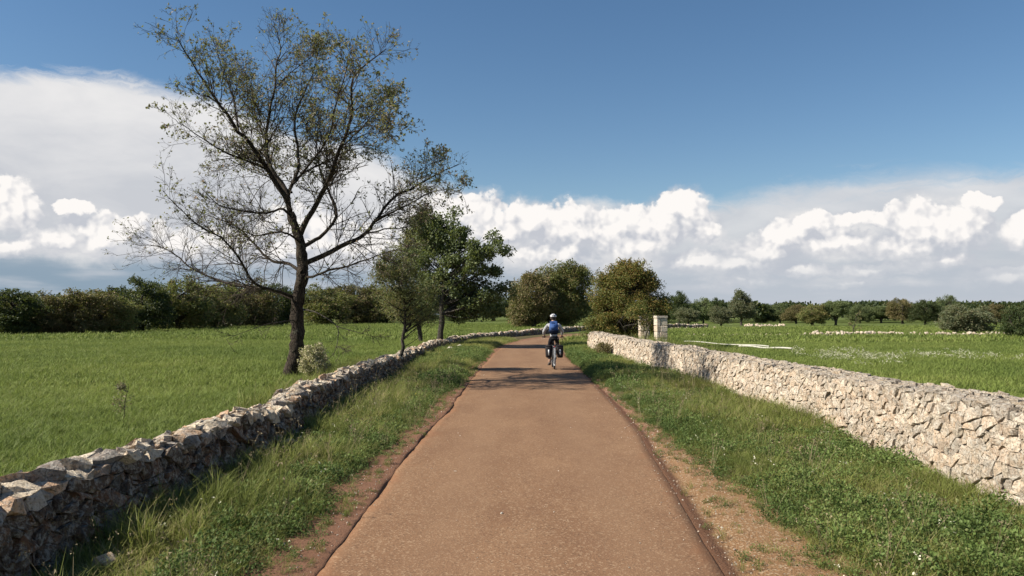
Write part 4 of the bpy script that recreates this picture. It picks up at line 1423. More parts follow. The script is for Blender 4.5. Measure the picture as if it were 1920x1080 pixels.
rw = np.random.default_rng(99)
sp1, sp2, sp3 = [], [], []
for i in range(150):
    px = rw.uniform(-420, 980)
    bd = np.interp(px, [-420, 0, 500, 980], [40, 62, 113, 215])
    d = bd * rw.uniform(1.06, 1.45)
    if px < 0: d = max(d, 50)
    up_ = np.interp(px, [-420, 180, 260, 720, 800, 980], [44, 46, 62, 58, 42, 40])
    h = 1.65 + rw.uniform(.45, .86) * up_ / F_PX * d
    (sp1 if rw.random() < .55 else sp2).append(((px - 960) / F_PX * d, d, h, h * 1.1))
o = wood_mass('evergreen_wood', sp1, M_LEAF_DARK, 5, 0.34, 55); tag(o, 'dense dark evergreen wood massed behind the trees of the left field', 'wood')
o = wood_mass('scrub_wood', sp2, M_LEAF_BROWN, 6, 0.34, 55); tag(o, 'brownish scrub mixed into the wood behind the left field', 'wood')
for i in range(150):
    px = rw.uniform(1230, 2150)
    d = rw.uniform(160, 260)
    h = 1.65 + rw.uniform(14, 26) / F_PX * d
    sp3.append(((px - 960) / F_PX * d, d, h, h * 1.5))
for i in range(26):
    px = rw.uniform(950, 1250)
    d = rw.uniform(170, 260)
    h = 1.65 + rw.uniform(18, 30) / F_PX * d
    sp3.append(((px - 960) / F_PX * d, d, h, h * 1.4))
o = wood_mass('far_treeline', sp3, M_LEAF_DARK, 7, 0.8, 24); tag(o, 'distant grey-green line of trees behind the olive groves on the right', 'wood')

GR = 'trees of the groves beyond the right field'
grove('dark_round', 1274, 606, 543, 44, 'dark green tree right behind the right gate pillar', GR)
grove('silver_round', 1290, 608, 574, 50, 'low grey-green olive bush next to the gate pillars', GR)
grove('green_round', 1318, 606, 556, 42, 'dark tree between the gate and the tall airy tree', GR)
grove('dark_round', 1345, 605, 556, 34, 'narrow dark tree behind the low grey bush on two trunks', GR)
grove('silver_round', 1352, 611, 571, 46, 'low grey-brown olive with a short trunk left of the tall airy tree', GR)
grove('tall_silver', 1390, 610, 541, 54, 'tallest airy tree of the right grove with brownish lower leaves', GR)
grove('dark_full2', 1432, 605, 566, 38, 'dark tree just right of the tall airy tree', GR)
grove('green_round', 1462, 605, 567, 36, 'small green tree in the gap left of the brown tree row', GR)
grove('brown_round', 1492, 607, 567, 44, 'brownish low tree in the middle of the right grove', GR)
grove('olive_round', 1524, 611, 565, 50, 'olive tree on pale trunks left of the leaning bare sapling', GR)
grove('open_green', 1566, 611, 557, 54, 'wide green olive tree with a leafless top', GR)
grove('green_round', 1612, 606, 569, 46, 'green tree behind the bare sapling', GR)
grove('open_green', 1652, 606, 569, 46, 'spreading green olive right of the bare sapling', GR)
grove('brown_round', 1692, 608, 554, 52, 'rusty brown round-topped tree of the right grove', GR)
grove('dark_round', 1735, 611, 560, 50, 'dark olive tree right of the rusty brown one', GR)
grove('green_round', 1776, 609, 551, 46, 'tall green round crown just left of the big grey olive', GR)
grove('brown_round', 1866, 612, 565, 46, 'brownish tree behind the gap between the two nearest olives', GR)
grove('silver_round', 1816, 630, 566, 96, 'big grey-green olive bush standing alone at the low rubble wall', GR)
grove('dark_full2', 1912, 636, 567, 66, 'dark green bush cut by the right edge of the picture', GR)
grove('green_round', 1950, 612, 560, 60, 'green tree beyond the dark bush at the far right', GR)

# bare sapling leaning by the rubble wall
b = place(1598, 61)
rs = np.random.default_rng(12)
rt = thing('bare_sapling', 'thin leaning bare sapling by the low rubble wall in the right field', 'sapling', b)
tp = resample([(0, 0, 0), (.05, 0, .5), (.2, 0, 1.1), (.28, 0, 1.7)], 10)
v, q = tubes(tp[None], (.04 * np.linspace(1, .3, 10))[None], 6)
obj('trunk', mesh_np('trunk', v, None, q), M_BARK_GREY, rt)
p1, r1, _ = spawn(tp[None], (.04 * np.linspace(1, .3, 10))[None], 12, .25, 1, .4, .8, 6, rs, up=.2, lmin=.3, lmax=.7)
p2, r2, _ = spawn(p1, r1, 4, .3, 1, .5, .7, 4, rs, up=.1)
v1, q1 = tubes(p1, np.maximum(r1, .012), 3); v2, q2 = tubes(p2, np.maximum(r2, .008), 3)
obj('branches', mesh_np('branches', np.vstack([v1, v2]), None, np.vstack([q1, q2 + len(v1)])), M_TWIG_PALE, rt, kind='stuff')
lv, lf = leaves(along(p2, 5, rs), np.zeros(3), .09, rs, .5)
obj('crown', mesh_np('crown', lv, lf), M_LEAF_OLIVE, rt, kind='stuff')

# ------------------------------------------------------------------ gate pillars of coursed stone blocks
def pillar(px, d, w_, h_, label, seed, rz):
    r = np.random.default_rng(seed)
    b = place(px, d)
    root = thing('gate_pillar', label, 'pillar', (b[0], b[1], 0), rz, 'stone gate pillars behind the right wall')
    z = 0.0; k_ = 0
    while z < h_ - 0.13:
        ch = r.uniform(0.20, 0.28)
        if z + ch > h_ - 0.20: ch = h_ - 0.12 - z
        if ch < 0.05: break
        cuts = [-w_ / 2, (r.uniform(-.1, .1)), w_ / 2]
        for i in range(2):
            x0, x1 = cuts[i], cuts[i + 1]
            bm = bmesh.new()
            bmesh.ops.create_cube(bm, size=1)
            dep = w_ + r.uniform(-.02, .02)
            for v in bm.verts:
                v.co = Vector(((x0 + x1) / 2 + v.co.x * (x1 - x0 - .012), v.co.y * dep, z + ch / 2 + v.co.z * (ch - .012)))
                v.co += Vector(r.uniform(-.008, .008, 3))
            bmesh.ops.bevel(bm, geom=bm.edges[:], offset=0.014, segments=1, affect='EDGES')
            me = bpy.data.meshes.new('block'); bm.to_mesh(me); bm.free()
            t_ = np.array(TR[r.integers(len(TR))]) * r.uniform(1.1, 1.4)
            fattr(me, 'tint', np.tile((*t_, 1), (len(me.vertices), 1)), 'FLOAT_COLOR')
            obj('block', me, M_STONE_R, root)
        z += ch
    bm = bmesh.new(); bmesh.ops.create_cube(bm, size=1)
    for v in bm.verts: v.co = Vector((v.co.x * (w_ + .012), v.co.y * (w_ + .012), z + .055 + v.co.z * .10)) + Vector(r.uniform(-.01, .01, 3))
    bmesh.ops.bevel(bm, geom=bm.edges[:], offset=0.015, segments=2, affect='EDGES')
    me = bpy.data.meshes.new('cap_stone'); bm.to_mesh(me); bm.free()
    fattr(me, 'tint', np.tile((.62, .56, .47, 1), (len(me.vertices), 1)), 'FLOAT_COLOR')
    obj('cap_stone', me, M_STONE_R, root)
    bm = bmesh.new(); bmesh.ops.create_cube(bm, size=1)
    for v in bm.verts: v.co = Vector((v.co.x * (w_ - .05), v.co.y * (w_ - .05), z / 2 + v.co.z * (z - .02)))
    me = bpy.data.meshes.new('mortar_core'); bm.to_mesh(me); bm.free()
    obj('mortar_core', me, M_CORE, root)


pillar(1238.5, 33.0, 0.46, 1.62, 'right-hand square gate pillar of pale stone blocks, in the clear', 3, 0.1)
pillar(1207, 35.0, 0.42, 1.60, 'left-hand gate pillar half hidden by the rusty tree and dead branch', 4, 0.05)

# ------------------------------------------------------------------ low rubble wall and stones in the far field
rf = np.random.default_rng(17)
pos, siz = [], []
for i in range(620):
    x = rf.uniform(1290, 1900)
    dens = np.interp(x, [1290, 1500, 1530, 1640, 1700, 1900], [.25, .35, 1, .9, .8, .85])
    if rf.random() > dens: continue
    d = 60 + rf.normal() * 0.35 + (x - 1600) * -0.004
    s_ = rf.uniform(.09, .21)
    gx = (x - 960) / F_PX * d
    pos.append((gx, d, float(ground_z(np.array([gx]), np.array([d]))[0]) + rf.uniform(0.08, .36) * dens)); siz.append(s_)
root = thing('rubble_wall', 'low tumbled line of pale rubble crossing the right field', 'wall')
joined_rocks('stones', pos, siz, M_STONE_R, TR, rf, parent=root)
pos, siz = [], []
for i in range(60):
    x = rf.uniform(1395, 1470); d = rf.uniform(105, 125)
    pos.append(((x - 960) / F_PX * d, d, .15)); siz.append(rf.uniform(.12, .3))
for i in range(40):
    x = rf.uniform(1255, 1340); d = rf.uniform(80, 110)
    pos.append(((x - 960) / F_PX * d, d, .12)); siz.append(rf.uniform(.1, .25))
o = joined_rocks('scattered_stones', pos, siz, M_STONE_R, TR, rf)
tag(o, 'scattered pale stones in the grass before the right grove', 'stones')

# pale plastic pipes lying in the grass beyond the right wall
M_PIPE = plain('weathered pale pipe', (0.62, 0.60, 0.50), 0.5, 0.4, var=0.1)
def pipe(a, b_, rad, lb):
    A_ = at_px(*a); B_ = at_px(*b_)
    n_ = 16; t = np.linspace(0, 1, n_)
    pth = np.stack([A_[0] * (1 - t) + B_[0] * t, A_[1] * (1 - t) + B_[1] * t, np.zeros(n_)], -1)
    pth[:, 2] = ground_z(pth[:, 0], pth[:, 1]) + 0.16 + 0.02 * np.sin(t * 9)
    pth[:, 0] += 0.06 * np.sin(t * 7)
    v, q = tubes(pth[None], np.full((1, n_), rad), 8)
    tag(obj('irrigation_pipe', mesh_np('irrigation_pipe', v, None, q, True), M_PIPE), lb, 'pipe', 'pipes in the right field')
pipe((1282, 646), (1440, 657), 0.030, 'thin pale pipe lying in grass behind the right wall, the farther one')
pipe((1385, 656), (1482, 661), 0.042, 'thicker pale pipe end lying in grass behind the right wall, the nearer one')

# ------------------------------------------------------------------ tufts for grass and weeds
def blades(n_, rad, hmin, hmax, wid, bend, r, seg=2):
    V, T_, H = [], [], []; base = 0
    for i in range(n_):
        a = r.uniform(0, 2 * PI); q = rad * math.sqrt(r.random())
        p0 = np.array([math.cos(a) * q, math.sin(a) * q, -0.02])
        h = r.uniform(hmin, hmax); w_ = wid * r.uniform(.7, 1.3)
        th = r.uniform(0, 2 * PI); lean = np.array([math.cos(th), math.sin(th), 0]) * h * bend * r.uniform(.3, 1.4)
        sd = np.array([-math.sin(th + r.normal() * .6), math.cos(th), 0]) * w_ / 2
        pm = p0 + lean * 0.3 + np.array([0, 0, h * .55]); pt = p0 + lean + np.array([0, 0, h * (1 - .25 * bend)])
        V += [p0 - sd, p0 + sd, pm + sd * .8, pm - sd * .8, pt]
        T_ += [(base, base + 1, base + 2), (base, base + 2, base + 3), (base + 3, base + 2, base + 4)]
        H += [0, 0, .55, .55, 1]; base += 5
    return np.array(V), np.array(T_), np.array(H)


def leafclump(n_, rad, h, leaf, r, dome=True):
    d = unit(r.normal(size=(n_, 3))); d[:, 2] = np.abs(d[:, 2])
    rr3 = r.random(n_) ** .4
    pos = d * rr3[:, None] * np.array([rad, rad, h])
    v, f = leaves(pos, d * .6, leaf, r, .75, 0.0, up=.9)
    H = np.clip(v[:, 2] / h, 0, 1)
    return v, f, H


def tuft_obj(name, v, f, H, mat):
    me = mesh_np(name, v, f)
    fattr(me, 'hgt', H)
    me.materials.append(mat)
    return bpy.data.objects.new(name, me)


rt_ = np.random.default_rng(31)
def collect(name, objs):
    c = bpy.data.collections.new(name)
    for o_ in objs: c.objects.link(o_)
    return c


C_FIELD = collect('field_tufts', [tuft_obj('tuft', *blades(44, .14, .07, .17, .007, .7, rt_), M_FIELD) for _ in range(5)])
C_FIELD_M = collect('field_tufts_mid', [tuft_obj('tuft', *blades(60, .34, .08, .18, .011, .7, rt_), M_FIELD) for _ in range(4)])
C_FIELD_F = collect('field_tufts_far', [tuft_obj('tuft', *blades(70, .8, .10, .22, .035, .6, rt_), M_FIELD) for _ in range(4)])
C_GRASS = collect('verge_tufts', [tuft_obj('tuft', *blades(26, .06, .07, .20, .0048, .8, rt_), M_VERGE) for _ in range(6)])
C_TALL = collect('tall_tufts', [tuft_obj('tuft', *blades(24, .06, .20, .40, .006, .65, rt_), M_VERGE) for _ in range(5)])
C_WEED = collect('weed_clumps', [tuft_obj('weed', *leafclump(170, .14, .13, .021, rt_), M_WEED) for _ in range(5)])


def stalks(n_, r):
    V, F = [], []; base = 0
    P_, R_ = [], []
    for i in range(n_):
        a = r.uniform(0, 6.28); q = r.uniform(0, .08)
        h = r.uniform(.2, .45); l = r.normal(size=2) * .07
        P_.append(resample([(math.cos(a) * q, math.sin(a) * q, 0), (math.cos(a) * q + l[0] * .4, math.sin(a) * q + l[1] * .4, h * .5), (math.cos(a) * q + l[0], math.sin(a) * q + l[1], h)], 5))
        R_.append(np.linspace(.002, .001, 5))
    v, q = tubes(np.array(P_), np.array(R_), 3)
    tri = np.concatenate([q[:, [0, 1, 2]], q[:, [0, 2, 3]]])
    tips = np.array(P_)[:, -1]
    lv, lf = leaves(np.repeat(tips, 6, 0), np.array([0, 0, 1.0]), .022, r, .5, .012)
    return np.vstack([v, lv]), np.vstack([tri, lf + len(v)]), np.ones(len(v) + len(lv))


C_STALK = collect('dry_stalks', [tuft_obj('stalk', *stalks(5, rt_), M_STRAW) for _ in range(4)])


def flower(n_, rad, h, s, r):
    a = r.uniform(0, 6.28, n_); q = rad * np.sqrt(r.random(n_))
    pos = np.stack([np.cos(a) * q, np.sin(a) * q, h * r.uniform(.6, 1.1, n_)], -1)
    v, f = leaves(np.repeat(pos, 3, 0), np.zeros(3), s, r, .9, s * .2, up=1.5)
    return v, f, np.ones(len(v))


C_WHITE = collect('white_flower_heads', [tuft_obj('flower', *flower(12, .5, .5, .06, rt_), M_PETAL) for _ in range(4)])
C_FLOW = collect('small_flowers', [tuft_obj('flower', *flower(4, .10, .16, .014, rt_), M_PETAL) for _ in range(3)] + [tuft_obj('flower', *flower(2, .10, .16, .011, rt_), M_PETAL_Y) for _ in range(1)])


def scatter(name, x, y, z, sc_, coll, r, tilt=.15):
    n_ = len(x)
    me = mesh_np(name, np.stack([x, y, z], -1), np.zeros((0, 3), int))
    rot = np.stack([r.normal(size=n_) * tilt, r.normal(size=n_) * tilt, r.uniform(0, 6.283, n_)], -1)
    fattr(me, 'rot', rot, 'FLOAT_VECTOR')
    s3 = np.stack([sc_, sc_, sc_ * r.uniform(.75, 1.25, n_)], -1)
    fattr(me, 'scl', s3, 'FLOAT_VECTOR')
    fattr(me, 'pick', r.integers(0, 64, n_), 'INT')
    o = obj(name, me, None, kind='stuff')
    ng = bpy.data.node_groups.new(name, 'GeometryNodeTree')
    ng.interface.new_socket('Geometry', in_out='INPUT', socket_type='NodeSocketGeometry')
    ng.interface.new_socket('Geometry', in_out='OUTPUT', socket_type='NodeSocketGeometry')
    gi = ng.nodes.new('NodeGroupInput'); go = ng.nodes.new('NodeGroupOutput')
    ci = ng.nodes.new('GeometryNodeCollectionInfo')
    ci.inputs['Collection'].default_value = coll
    ci.inputs['Separate Children'].default_value = True
    ci.inputs['Reset Children'].default_value = True
    ip = ng.nodes.new('GeometryNodeInstanceOnPoints')
    ip.inputs['Pick Instance'].default_value = True
    def na(nm, ty):
        q = ng.nodes.new('GeometryNodeInputNamedAttribute'); q.data_type = ty
        q.inputs['Name'].default_value = nm
        return q.outputs['Attribute']
    ng.links.new(gi.outputs[0], ip.inputs['Points'])
    ng.links.new(ci.outputs[0], ip.inputs['Instance'])
    ng.links.new(na('pick', 'INT'), ip.inputs['Instance Index'])
    er = ng.nodes.new('FunctionNodeEulerToRotation')
    ng.links.new(na('rot', 'FLOAT_VECTOR'), er.inputs[0])
    ng.links.new(er.outputs[0], ip.inputs['Rotation'])
    ng.links.new(na('scl', 'FLOAT_VECTOR'), ip.inputs['Scale'])
    ng.links.new(ip.outputs[0], go.inputs[0])
    md = o.modifiers.new('scatter', 'NODES'); md.node_group = ng
    return o


def frustum_keep(x, y, margin=0.75, ynear=0.5):
    return (y > ynear) & (np.abs(x) < y * margin + 4.5)


rg = np.random.default_rng(77)
def wall_front_l(y): return wall_x(WQL, y)
def wall_front_r(y): return np.where(y < 36.6, wall_x(WQR, y), 99)


def pts_box(n_, x0, x1, y0, y1):
    return rg.uniform(x0, x1, n_), rg.uniform(y0, y1, n_)


# left field, three bands by distance
def field_pts(dens, y0, y1, side):
    xmax = y1 * 0.75 + 4.5
    n_ = int(dens * xmax * (y1 - y0))
    x, y = pts_box(n_, 0, xmax, y0, y1)
    if side < 0:
        x = -x + 8 * (y > 45)
        ok = (x < wall_front_l(y) - 0.62) & frustum_keep(x, y) & (y < 130)
        # field ends at the wood
        edge = np.interp(x, [-60, -40, -34, -3, 20], [50, 62, 110, 200, 230])
        ok &= y < edge + 3
    else:
        ok = frustum_keep(x, y)
        near = y < 37
        ok &= np.where(near, x > wall_x(WQR, np.minimum(y, 37)) + 0.85, True)
        lat_, _y = road_coords(x, y)
        ok &= np.where(near, True, (lat_ > 1.8) | (lat_ < -99))
    x, y = x[ok], y[ok]
    return x, y


for (nm, side) in (('left_field_grass', -1), ('right_field_grass', 1)):
    XS, YS = [], []
    x, y = field_pts(75, 0.5, 16, side); z = ground_z(x, y)
    s = 0.95 + 0.35 * vnoise(x * .6, y * .6, 61)
    o = scatter(nm, x, y, z, s * (1.0 if side < 0 else 1.15), C_FIELD, rg)
    x, y = field_pts(22, 16, 44, side); z = ground_z(x, y)
    o = scatter(nm, x, y, z, 0.9 + .4 * vnoise(x * .4, y * .4, 62), C_FIELD_M, rg)
    x, y = field_pts(2.6, 44, 130, side); z = ground_z(x, y)
    o = scatter(nm, x, y, z, 0.9 + .4 * vnoise(x * .2, y * .2, 63), C_FIELD_F, rg)
    print(nm, len(x))


# verges
def verge_pts(dens, y0, y1, side):
    n_ = int(dens * 2.6 * (y1 - y0))
    y = rg.uniform(y0, y1, n_)
    q = rg.random(n_)
    cx_ = np.interp(y, RQ[:, 1], RQ[:, 0])
    if side < 0:
        a = wall_front_l(y) + 0.0; b_ = cx_ + grass_l(y)
    else:
        a = cx_ + grass_r(y); b_ = np.where(y < 36.5, wall_x(WQR, np.minimum(y, 36.5)), cx_ + 5.5) + 0.02
    wd = np.maximum(b_ - a, 0)
    k_ = rg.random(n_) < wd / 2.6
    x = a + (b_ - a) * q
    fr = (q if side > 0 else 1 - q)        # 0 at the road edge, 1 at the wall
    ok = k_ & (np.abs(x) < y * .72 + 4.5)
    return x[ok], y[ok], fr[ok]


for (nm, side) in (('left_verge_grass', -1), ('right_verge_grass', 1)):
    x, y, fr = verge_pts(210, 0.8, 20, side)
    x2, y2, fr2 = verge_pts(80, 20, 52, side)
    x, y, fr = np.r_[x, x2], np.r_[y, y2], np.r_[fr, fr2]
    pn = vnoise(x * .9, y * .9, 65)
    edge_s = np.clip(.45 + fr * 3.5, .45, 1)
    s = (0.55 + 0.8 * pn) * edge_s * np.where(y > 20, 1.5, 1.0)
    keep = (pn + rg.random(len(x)) * .4 > .42)
    x, y, s = x[keep], y[keep], s[keep]
    scatter(nm, x, y, ground_z(x, y) - .0, s, C_GRASS, rg, .2)
    # broad leaved weeds and clover in patches, mostly towards the road
    x, y, fr = verge_pts(75, 0.8, 36, side)
    pn = vnoise(x * .7 + 9, y * .55 + 4, 66)
    thr = (.50 - .16 * (fr < .45)) if side < 0 else (.46 - .12 * (fr < .5))
    keep = pn > thr + .10 * rg.random(len(x))
    x, y, fr = x[keep], y[keep], fr[keep]
    scatter(nm.replace('grass', 'weeds'), x, y, ground_z(x, y), (.6 + .7 * rg.random(len(x))) * np.clip(.6 + fr * 3, .6, 1) * np.where(y > 18, 1.5, 1), C_WEED, rg, .25)
    # tall grass by the walls
    x, y, fr = verge_pts(130, 0.8, 34, side)
    pn = vnoise(x * .8 + 3, y * .6 + 14, 67)
    keep = (pn > (.52 if side > 0 else .56)) & (fr > .30) & (rg.random(len(x)) < fr + .15)
    x, y = x[keep], y[keep]
    scatter(nm.replace('grass', 'tall_grass'), x, y, ground_z(x, y), .55 + .5 * rg.random(len(x)), C_TALL, rg, .15)
    x, y, fr = verge_pts(5 if side < 0 else 2.5, 3.4, 22, side)
    scatter(nm.replace('grass', 'dry_stalks'), x, y, ground_z(x, y), .6 + .5 * rg.random(len(x)), C_STALK, rg, .2)
    x, y, fr = verge_pts(2, 3.4, 18, side)
    scatter(nm.replace('grass', 'flowers'), x, y, ground_z(x, y), .8 + .5 * rg.random(len(x)), C_FLOW, rg, .2)

# straggling tufts and rosettes on the bare shoulders
for (nm, side, ee, gg) in (('left_shoulder_weeds', -1, edge_l, grass_l), ('right_shoulder_weeds', 1, edge_r, grass_r)):
    n_ = 520
    y = 3.5 + 30 * rg.random(n_) ** 1.3
    q = rg.random(n_) ** 0.55
    l_ = ee(y) + (gg(y) - ee(y)) * q
    x = np.interp(y, RQ[:, 1], RQ[:, 0]) + l_
    ok = vnoise(y * 1.1, 3.0 + side, 91) > .40 - .25 * q
    x, y = x[ok], y[ok]
    k_ = rg.random(len(x)) < .5
    z = np.full(len(x), .012)
    scatter(nm, x[k_], y[k_], z[k_], .25 + .4 * rg.random(k_.sum()), C_GRASS, rg, .3)
    scatter(nm, x[~k_], y[~k_], z[~k_] - .01, .2 + .35 * rg.random((~k_).sum()), C_WEED, rg, .2)

# white flowers in bands across the right field
X1, Y1 = [], []
for (px0, px1, py, sd, n_) in ((1490, 1760, 672, 4.5, 300), (1540, 1680, 678, 5, 170), (1700, 1930, 676, 1.6, 90), (1480, 1620, 664, 1.5, 70), (1800, 1930, 680, 1.2, 50), (1250, 1400, 612, .8, 20), (1600, 1700, 690, 3, 30), (1760, 1860, 670, 3, 40)):
    n_ = int(n_ * 0.26); px = rg.uniform(px0, px1, n_); py_ = py + rg.normal(size=n_) * sd * .45
    x, y = zip(*[at_px(a, c_) for a, c_ in zip(px, py_)])
    X1 += x; Y1 += y
X1, Y1 = np.array(X1), np.array(Y1)
scatter('white_flowers', X1, Y1, ground_z(X1, Y1), .28 + .25 * rg.random(len(X1)), C_WHITE, rg, .1)

# weeds growing behind and on the walls
x, y = rg.uniform(0, 1, 260), rg.uniform(22, 33, 260)
xw = wall_x(WQR, y) + .75 + x * 1.3
scatter('wall_weeds', xw, y, ground_z(xw, y) + .35, 1.1 + .8 * rg.random(260), C_TALL, rg, .25)
y = rg.uniform(12, 24, 200); xw = wall_x(WQL, y) - .6 - rg.random(200) * .7
scatter('field_edge_weeds', xw, y, ground_z(xw, y), .9 + .6 * rg.random(200), C_TALL, rg, .25)

# dry brown shrub at the foot of the right wall and a thin weed behind the left wall
b = place(1131, 29.5)
leafy_tree('dry_shrub', 'small dry brown shrub at the foot of the right wall near its far end', 'shrub', b, [(0, 0, .34, .30, .30, .32)],
           [(0, 0, 0), (0, 0, .1), (0, 0, .2), (0, 0, .3)], .015, 50, .11, 60, .05, M_LEAF_BROWN, M_BARK_GREY, 81, stems=3)
b = (at_px(272, 815, .13)[0] - .55, at_px(272, 815, .13)[1] + .6, .1)
leafy_tree('field_weed', 'thin reddish weed sticking up behind the near left wall', 'weed', b, [(0, 0, .42, .10, .1, .18)],
           [(0, 0, 0), (.02, 0, .2), (0.03, 0, .4), (.08, 0, .6)], .006, 14, .05, 10, .035, M_LEAF_OAK, M_TWIG, 82, wisps=2, wisp_len=.12)

# ------------------------------------------------------------------ cyclist
BX, BY = (1039 - 960) / F_PX * 24.2, 24.2
BZ = 0.005


def mat_simple(name, c, rough=.5, spec=.4, metal=0): return plain(name, c, rough, spec, metal, .08, 60)


M_BLACK = mat_simple('black rubber', (.022, .021, .021), .7)
M_FRAME = mat_simple('dark frame paint', (.05, .05, .055), .35)
M_METAL = mat_simple('dull aluminium', (.42, .42, .43), .35, .5, .9)
M_SKIN = mat_simple('skin', (.42, .25, .17), .55)
M_SHIRT = mat_simple('pale grey jersey', (.62, .62, .64), .85, .2)
M_TROUS = mat_simple('dark cycling tights', (.018, .017, .022), .8, .2)
M_SHOE = mat_simple('brown grey shoes', (.12, .10, .09), .7)
M_HELM = mat_simple('white helmet shell', (.80, .80, .81), .3, .5)
M_BLUE = mat_simple('blue nylon', (.055, .13, .36), .75, .25)
M_NAVY = mat_simple('navy nylon', (.012, .022, .06), .8, .25)
M_PANN = mat_simple('black pannier fabric', (.022, .018, .02), .75, .3)
M_REFL = mat_simple('silver reflective patch', (.62, .63, .64), .4, .5)
M_HAIR = mat_simple('dark hair', (.03, .022, .016), .8)


def add_tube(bm, pts, rads, sides=10, K=10, closed=False):
    if closed:
        pth = np.array(pts)
        v, q = tubes(np.vstack([pth, pth[:1]])[None], np.full((1, len(pth) + 1), rads), sides)
    else:
        pth = resample(pts, K) if len(pts) > 2 else np.linspace(pts[0], pts[1], K)
        ra = np.interp(np.linspace(0, 1, len(pth)), np.linspace(0, 1, len(rads)), rads) if hasattr(rads, '__len__') else np.full(len(pth), rads)
        v, q = tubes(pth[None], ra[None], sides)
    vs = [bm.verts.new(p_) for p_ in v]
    for f in q: bm.faces.new([vs[i] for i in f])
    if not closed:
        bm.faces.new(vs[:sides][::-1]); bm.faces.new(vs[-sides:])
    return vs


def add_box(bm, c, s, rot=None, bev=0.0):
    r_ = bmesh.ops.create_cube(bm, size=1)
    vs = r_['verts']
    for v in vs:
        co = Vector((v.co.x * s[0], v.co.y * s[1], v.co.z * s[2]))
        if rot is not None: co = rot @ co
        v.co = co + Vector(c)
    if bev:
        es = list({e for v in vs for e in v.link_edges})
        bmesh.ops.bevel(bm, geom=es, offset=bev, segments=3, affect='EDGES')


def bm_obj(name, bm, mat, parent, smooth=True):
    bmesh.ops.recalc_face_normals(bm, faces=bm.faces)
    me = bpy.data.meshes.new(name); bm.to_mesh(me); bm.free()
    if smooth: me.polygons.foreach_set('use_smooth', np.ones(len(me.polygons), bool))
    return obj(name, me, mat, parent)


def B(fn, name, mat, parent, smooth=True):
    bm = bmesh.new(); fn(bm); return bm_obj(name, bm, mat, parent, smooth)


bike = thing('bicycle', 'touring bicycle with loaded rear panniers ridden away along the road', 'bicycle', (BX, BY, BZ))
RW = .34; WB = 1.04
def wheel(y):
    def circ(r0, n_=40): return [(0, y + r0 * math.cos(t), RW + r0 * math.sin(t)) for t in np.linspace(0, 2 * PI, n_, endpoint=False)]
    wroot = B(lambda bm: add_tube(bm, [(-.045, y, RW), (.045, y, RW)], .022, 12, 2), 'wheel', M_METAL, bike)
    B(lambda bm: add_tube(bm, circ(RW - .021), .021, 10, closed=True), 'tyre', M_BLACK, wroot)
    B(lambda bm: add_tube(bm, circ(RW - .050), .011, 6, closed=True), 'rim', M_METAL, wroot)
    def sp(bm):
        for i in range(28):
            t = i * 2 * PI / 28; sgn = .03 if i % 2 else -.03
            add_tube(bm, [(sgn, y + .02 * math.cos(t + 1), RW + .02 * math.sin(t + 1)), (0, y + (RW - .05) * math.cos(t), RW + (RW - .05) * math.sin(t))], .0014, 3, 2)
    B(sp, 'spokes', M_METAL, wroot)
wheel(0); wheel(WB)
def fr(bm):
    bb = (0, .42, .28); seat = (0, .24, .78); head_t = (0, .80, .84); head_b = (0, .86, .70)
    add_tube(bm, [bb, seat], .016); add_tube(bm, [seat, head_t], .015); add_tube(bm, [bb, head_b], .018); add_tube(bm, [head_t, head_b], .019)
    for s in (-1, 1):
        add_tube(bm, [(0, .42, .28), (s * .06, .2, .30), (s * .065, 0, RW)], .009)
        add_tube(bm, [(s * .015, .25, .74), (s * .055, .12, .55), (s * .065, 0, RW)], .008)
        add_tube(bm, [(s * .03, .87, .68), (s * .05, .92, .55), (s * .05, WB, RW)], .010)
    add_tube(bm, [(0, .24, .76), (0, .215, .90)], .013)
B(fr, 'frame', M_FRAME, bike)
def hb(bm):
    add_tube(bm, [(0, .80, .83), (0, .79, .93), (0, .85, .95)], .014)
    add_tube(bm, [(-.32, .80, .955), (-.15, .85, .95), (0, .855, .95), (.15, .85, .95), (.32, .80, .955)], .012, 10, 16)
B(hb, 'handlebar', M_FRAME, bike)
for s in (-1, 1):
    B(lambda bm: add_tube(bm, [(s * .335, .795, .956), (s * .22, .83, .953)], .018, 10, 4), 'grip', M_BLACK, bike)
    B(lambda bm: add_tube(bm, [(s * .24, .83, .945), (s * .27, .88, .915), (s * .33, .87, .90)], .005, 6, 6), 'brake_lever', M_METAL, bike)
def sad(bm):
    for i, (y, wd, z) in enumerate([(0, 0, 0)]): pass
    ring = []
    prof = [(.10, .03, .935), (.115, .075, .94), (.16, .085, .938), (.21, .055, .93), (.28, .025, .925), (.36, .018, .922), (.375, .006, .918)]
    rows = []
    for (y, wd, z) in prof:
        rows.append([bm.verts.new((wd * math.cos(t), y, z - .012 + .016 * math.sin(t) * (1 if math.sin(t) > 0 else 1.6))) for t in np.linspace(0, 2 * PI, 12, endpoint=False)])
    for a, b_ in zip(rows[:-1], rows[1:]):
        for i in range(12): bm.faces.new((a[i], a[(i + 1) % 12], b_[(i + 1) % 12], b_[i]))
    bm.faces.new(rows[0]); bm.faces.new(rows[-1][::-1])
B(sad, 'saddle', M_BLACK, bike)
def rack(bm):
    for s in (-1, 1):
        add_tube(bm, [(s * .06, .16, .70), (s * .06, -.22, .71)], .005, 6, 4)
        for yy in (.06, -.03, -.14): add_tube(bm, [(s * .06, yy, .705), (s * .067, 0, RW)], .004, 6, 3)
    for yy in (.14, .05, -.05, -.13, -.22): add_tube(bm, [(-.06, yy, .708), (.06, yy, .708)], .004, 6, 3)
B(rack, 'pannier_rack', M_FRAME, bike)
